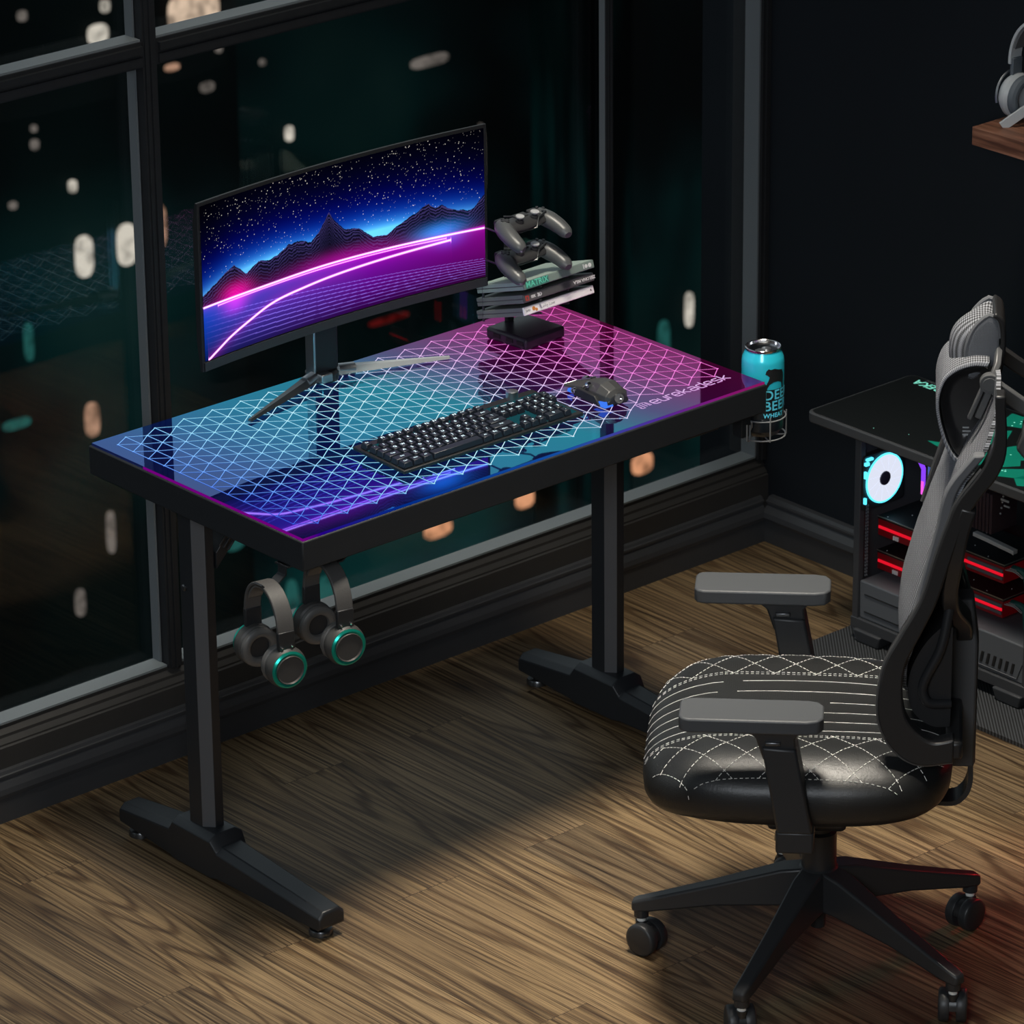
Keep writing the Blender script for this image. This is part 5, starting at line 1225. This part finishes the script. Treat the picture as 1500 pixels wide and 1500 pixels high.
# memory, cooler, boards
mb = MB(); mb.prism([(-.090, .405), (-.118, .368), (-.118, .318), (-.126, .318), (-.126, .372), (-.104, .405)], 'x', .058, .062); mb.build('light_strip', M['violet'], pc, smooth=False)
mb = MB(); mb.box(.0575, .0580, -.1255, -.1185, .318, .345); mb.build('light_strip', M['magenta'], pc, smooth=False)
for k in range(3):
    mb = MB(); mb.box(.066, .115, -.134-.012*k, -.127-.012*k, .300+.004*k, .405); mb.build('memory_stick', M['ram'], pc, bevel=.001)
mb = MB(); mb.box(.056, .058, -.148, -.142, .335, .343); mb.build('status_light', M['ink_white'], pc, smooth=False)
mb = MB(); mb.box(.050, .12, -.205, -.168, .285, .345); ck = mb.build('pump_block', M['plastic'], pc, bevel=.003)
mb = MB(); mb.box(.048, .050, -.196, -.188, .295, .338); mb.build('red_light', M['red_led'], ck, smooth=False)
mb = MB()
for k in range(6): mb.box(.05, .12, -.262-.009*k, -.256-.009*k, .295, .375)
mb.build('cpu_cooler', M['cooler'], pc, bevel=.001)
mb = MB(); mb.prism([(-.140, .258), (-.150, .284), (-.166, .300), (-.170, .278), (-.168, .258)], 'x', .060, .066); mb.prism([(-.345, .272), (-.350, .305), (-.372, .318), (-.396, .310), (-.396, .268)], 'x', .11, .116); mb.build('silver_bracket', M['white_part'], pc, bevel=.001)
mb = MB(); mb.tube([(.055, -.262, .283), (.055, -.300, .281), (.055, -.365, .276)], 0, flat=(.012, .008), up=(1, 0, 0)); mb.build('card_brace', M['white_part'], pc, bevel=.001)
mb = MB()
for k in range(9): mb.box(.10, .104, -.35-.004*k, -.348-.004*k, .325, .345)
for k in range(5): mb.lathe([(.0018, 0), (.0018, .002)], (.05, -.330-.002*k, .345+.012*k), (-1, 0, 0), n=8)
mb.box(.048, .05, -.350, -.330, .372, .376); mb.box(.048, .05, -.352, -.338, .362, .365)
mb.build('board_connectors', M['ink_grey'], pc, smooth=False)

# ================================================================== SHELF AND WHITE HEADPHONES
def wood():
    m = bpy.data.materials.new('walnut'); nt, N, L = nodes(m); out = N.new('ShaderNodeOutputMaterial'); p = N.new('ShaderNodeBsdfPrincipled'); L.new(p.outputs[0], out.inputs[0])
    tc = N.new('ShaderNodeTexCoord'); mp = N.new('ShaderNodeMapping'); mp.inputs['Scale'].default_value = (60, 5, 90); L.new(tc.outputs['Object'], mp.inputs[0])
    n = N.new('ShaderNodeTexNoise'); n.inputs['Scale'].default_value = 1; n.inputs['Detail'].default_value = 5; L.new(mp.outputs[0], n.inputs['Vector'])
    L.new(ramp(N, L, n.outputs['Fac'], [(.35, (.075, .028, .015)), (.5, (.19, .080, .045)), (.65, (.34, .17, .105))]), p.inputs['Base Color']); p.inputs['Roughness'].default_value = .5
    return m
mb = MB(); mb.box(0, .1995, -.62, 0, 0, .0345); s_ = mb.build('wall_shelf', wood(), bevel=.0012); s_.location = (1.610, .052, 1.0473)
tag(s_, 'thick walnut floating shelf high on the dark right wall', 'shelf')
wh = thing('headphone_stand', 'small pale metal headphone stand on the walnut shelf', 'stand', (1.700, -.030, 1.0820))
for dy, dx in ((.042, -.055), (-.042, -.055)):
    mb = MB(); mb.tube([(dx, dy, .0012), (0, 0, .050)], 0, flat=(.018, .006), up=(0, 0, 1)); mb.build('leg', M['white_shell'], wh, bevel=.001)
mb = MB(); mb.tube([(.055, 0, .0012), (0, 0, .050)], 0, flat=(.018, .006), up=(0, 1, 0)); mb.build('leg', M['white_shell'], wh, bevel=.001)
mb = MB(); mb.tube([(0, 0, .045), (0, 0, .185)], .006, n=12); mb.tube([(0, -.02, .187), (0, .02, .187)], .008, n=12); mb.build('stem', M['white_shell'], wh)
hp = thing('over_ear_headphones', 'pale grey headphones resting on the walnut wall shelf stand', 'headphones', (1.700, -.030, 1.2780), R(0))
arc = [(0, .066*math.cos(a), -.085+.086*math.sin(a)) for a in [R(-4)+R(188)*i/24 for i in range(25)]]
mb = MB(); mb.tube(arc, 0, flat=(.030, .006), up=(1, 0, 0)); mb.build('headband', M['white_shell'], hp, bevel=.001)
mb = MB(); mb.tube([(x, y*.9, z-.004) for x, y, z in arc[3:-3]], 0, flat=(.026, .004), up=(1, 0, 0)); mb.build('headband_padding', M['greytrim'], hp)
for s in (-1, 1):
    mb = MB(); mb.box(-.012, .012, s*.062-.004, s*.062+.004, -.112, -.080); mb.build('slider', M['white_dark'], hp, bevel=.001)
    mb = MB(); mb.lathe([(.0, -.012), (.036, -.012), (.041, -.006), (.041, .002), (.034, .012), (.020, .015), (0, .016)], (0, s*.060, -.150), (0, s, 0)); mb.build('ear_cup', M['white_shell'], hp)
    mb = MB(); n = 28; rs = []
    for i in range(n):
        a = 2*PI*i/n; rs.append([((.031+.010*math.cos(b))*math.cos(a), s*(.060-.020-.010*math.sin(b)), -.150+(.031+.010*math.cos(b))*math.sin(a)) for b in [2*PI*j/10 for j in range(10)]])
    mb.loft(rs, False, True); mb.build('ear_pad', M['white_dark'], hp)
    mb = MB(); mb.tube([(.044*math.sin(a), s*(.068+.004*math.cos(a)), -.150+.044*math.cos(a)) for a in [R(-100)+R(200)*i/16 for i in range(17)]], .0022, n=6); mb.build('yoke', M['alu'], hp)

# ================================================================== LIGHT
w = bpy.data.worlds.new('dusk'); bpy.context.scene.world = w; w.use_nodes = True
nt = w.node_tree; N, L = nt.nodes, nt.links; N.clear()
out = N.new('ShaderNodeOutputWorld'); bg = N.new('ShaderNodeBackground'); tc = N.new('ShaderNodeTexCoord'); sep = N.new('ShaderNodeSeparateXYZ')
L.new(tc.outputs['Generated'], sep.inputs[0])
L.new(ramp(N, L, math_node(N, L, 'MULTIPLY_ADD', sep.outputs['Z'], .5, .5), [(.45, (.001, .002, .003)), (.51, (.02, .03, .035)), (.56, (.40, .46, .50)), (.72, (.42, .48, .52)), (1, (.12, .14, .16))]), bg.inputs[0])
bg.inputs[1].default_value = 1.0; L.new(bg.outputs[0], out.inputs[0])

def area(name, loc, target, size, power, col, spread=180, shape='DISK', sy=None):
    l = bpy.data.lights.new(name, 'AREA'); l.shape = shape; l.size = size; l.energy = power; l.color = col; l.spread = R(spread)
    if sy: l.size_y = sy
    o = bpy.data.objects.new(name, l); C.objects.link(o); o.location = loc
    o.rotation_euler = (Vector(target)-Vector(loc)).to_track_quat('-Z', 'Y').to_euler(); return o
area('ceiling_key', (.35, -.50, 4.3), (.50, -.42, 0), .80, 21, (1., .92, .79), 48)
area('added_side_fill', (-3.4, -3.6, 3.0), (.6, .2, .3), 1.6, 40, (.88, .94, 1.), 120)  # fill lamp added below the ceiling to lift upright faces
area('added_red_lamp', (1.50, -.62, .30), (.80, -.66, 0), .10, .20, (1., .02, .03), 70)  # added red lamp without a fixture, makes the floor glow
pl = bpy.data.lights.new('window_portal', 'AREA'); pl.shape = 'RECTANGLE'; pl.size = 6.0; pl.size_y = 4.3; pl.cycles.is_portal = True
po = bpy.data.objects.new('window_portal', pl); C.objects.link(po); po.location = (-1.2, .90, 2.3); po.rotation_euler = (R(-90), 0, 0)

# ================================================================== CAMERA
cam = bpy.data.cameras.new('camera'); co = bpy.data.objects.new('camera', cam); C.objects.link(co); bpy.context.scene.camera = co
cam.sensor_width = 36; cam.sensor_fit = 'HORIZONTAL'; cam.lens = 6.5707*1000/1500*36
yaw, pitch, roll = .7194, .3941, -.0110
fwd = Vector((math.sin(yaw)*math.cos(pitch), math.cos(yaw)*math.cos(pitch), -math.sin(pitch))); r0 = Vector((math.cos(yaw), -math.sin(yaw), 0)); u0 = r0.cross(fwd)
rr_ = r0*math.cos(roll)+u0*math.sin(roll); uu = -r0*math.sin(roll)+u0*math.cos(roll)
co.matrix_world = basis((-4.1258, -5.2222, 3.5591), rr_, uu, -fwd)
cam.clip_end = 600; cam.clip_start = .1
cam.dof.use_dof = True; cam.dof.focus_distance = 7.5; cam.dof.aperture_fstop = 15.0

sc_ = bpy.context.scene
sc_.view_settings.view_transform = 'Standard'; sc_.view_settings.look = 'None'; sc_.view_settings.exposure = 0; sc_.view_settings.gamma = 1
sc_.view_settings.use_curve_mapping = False
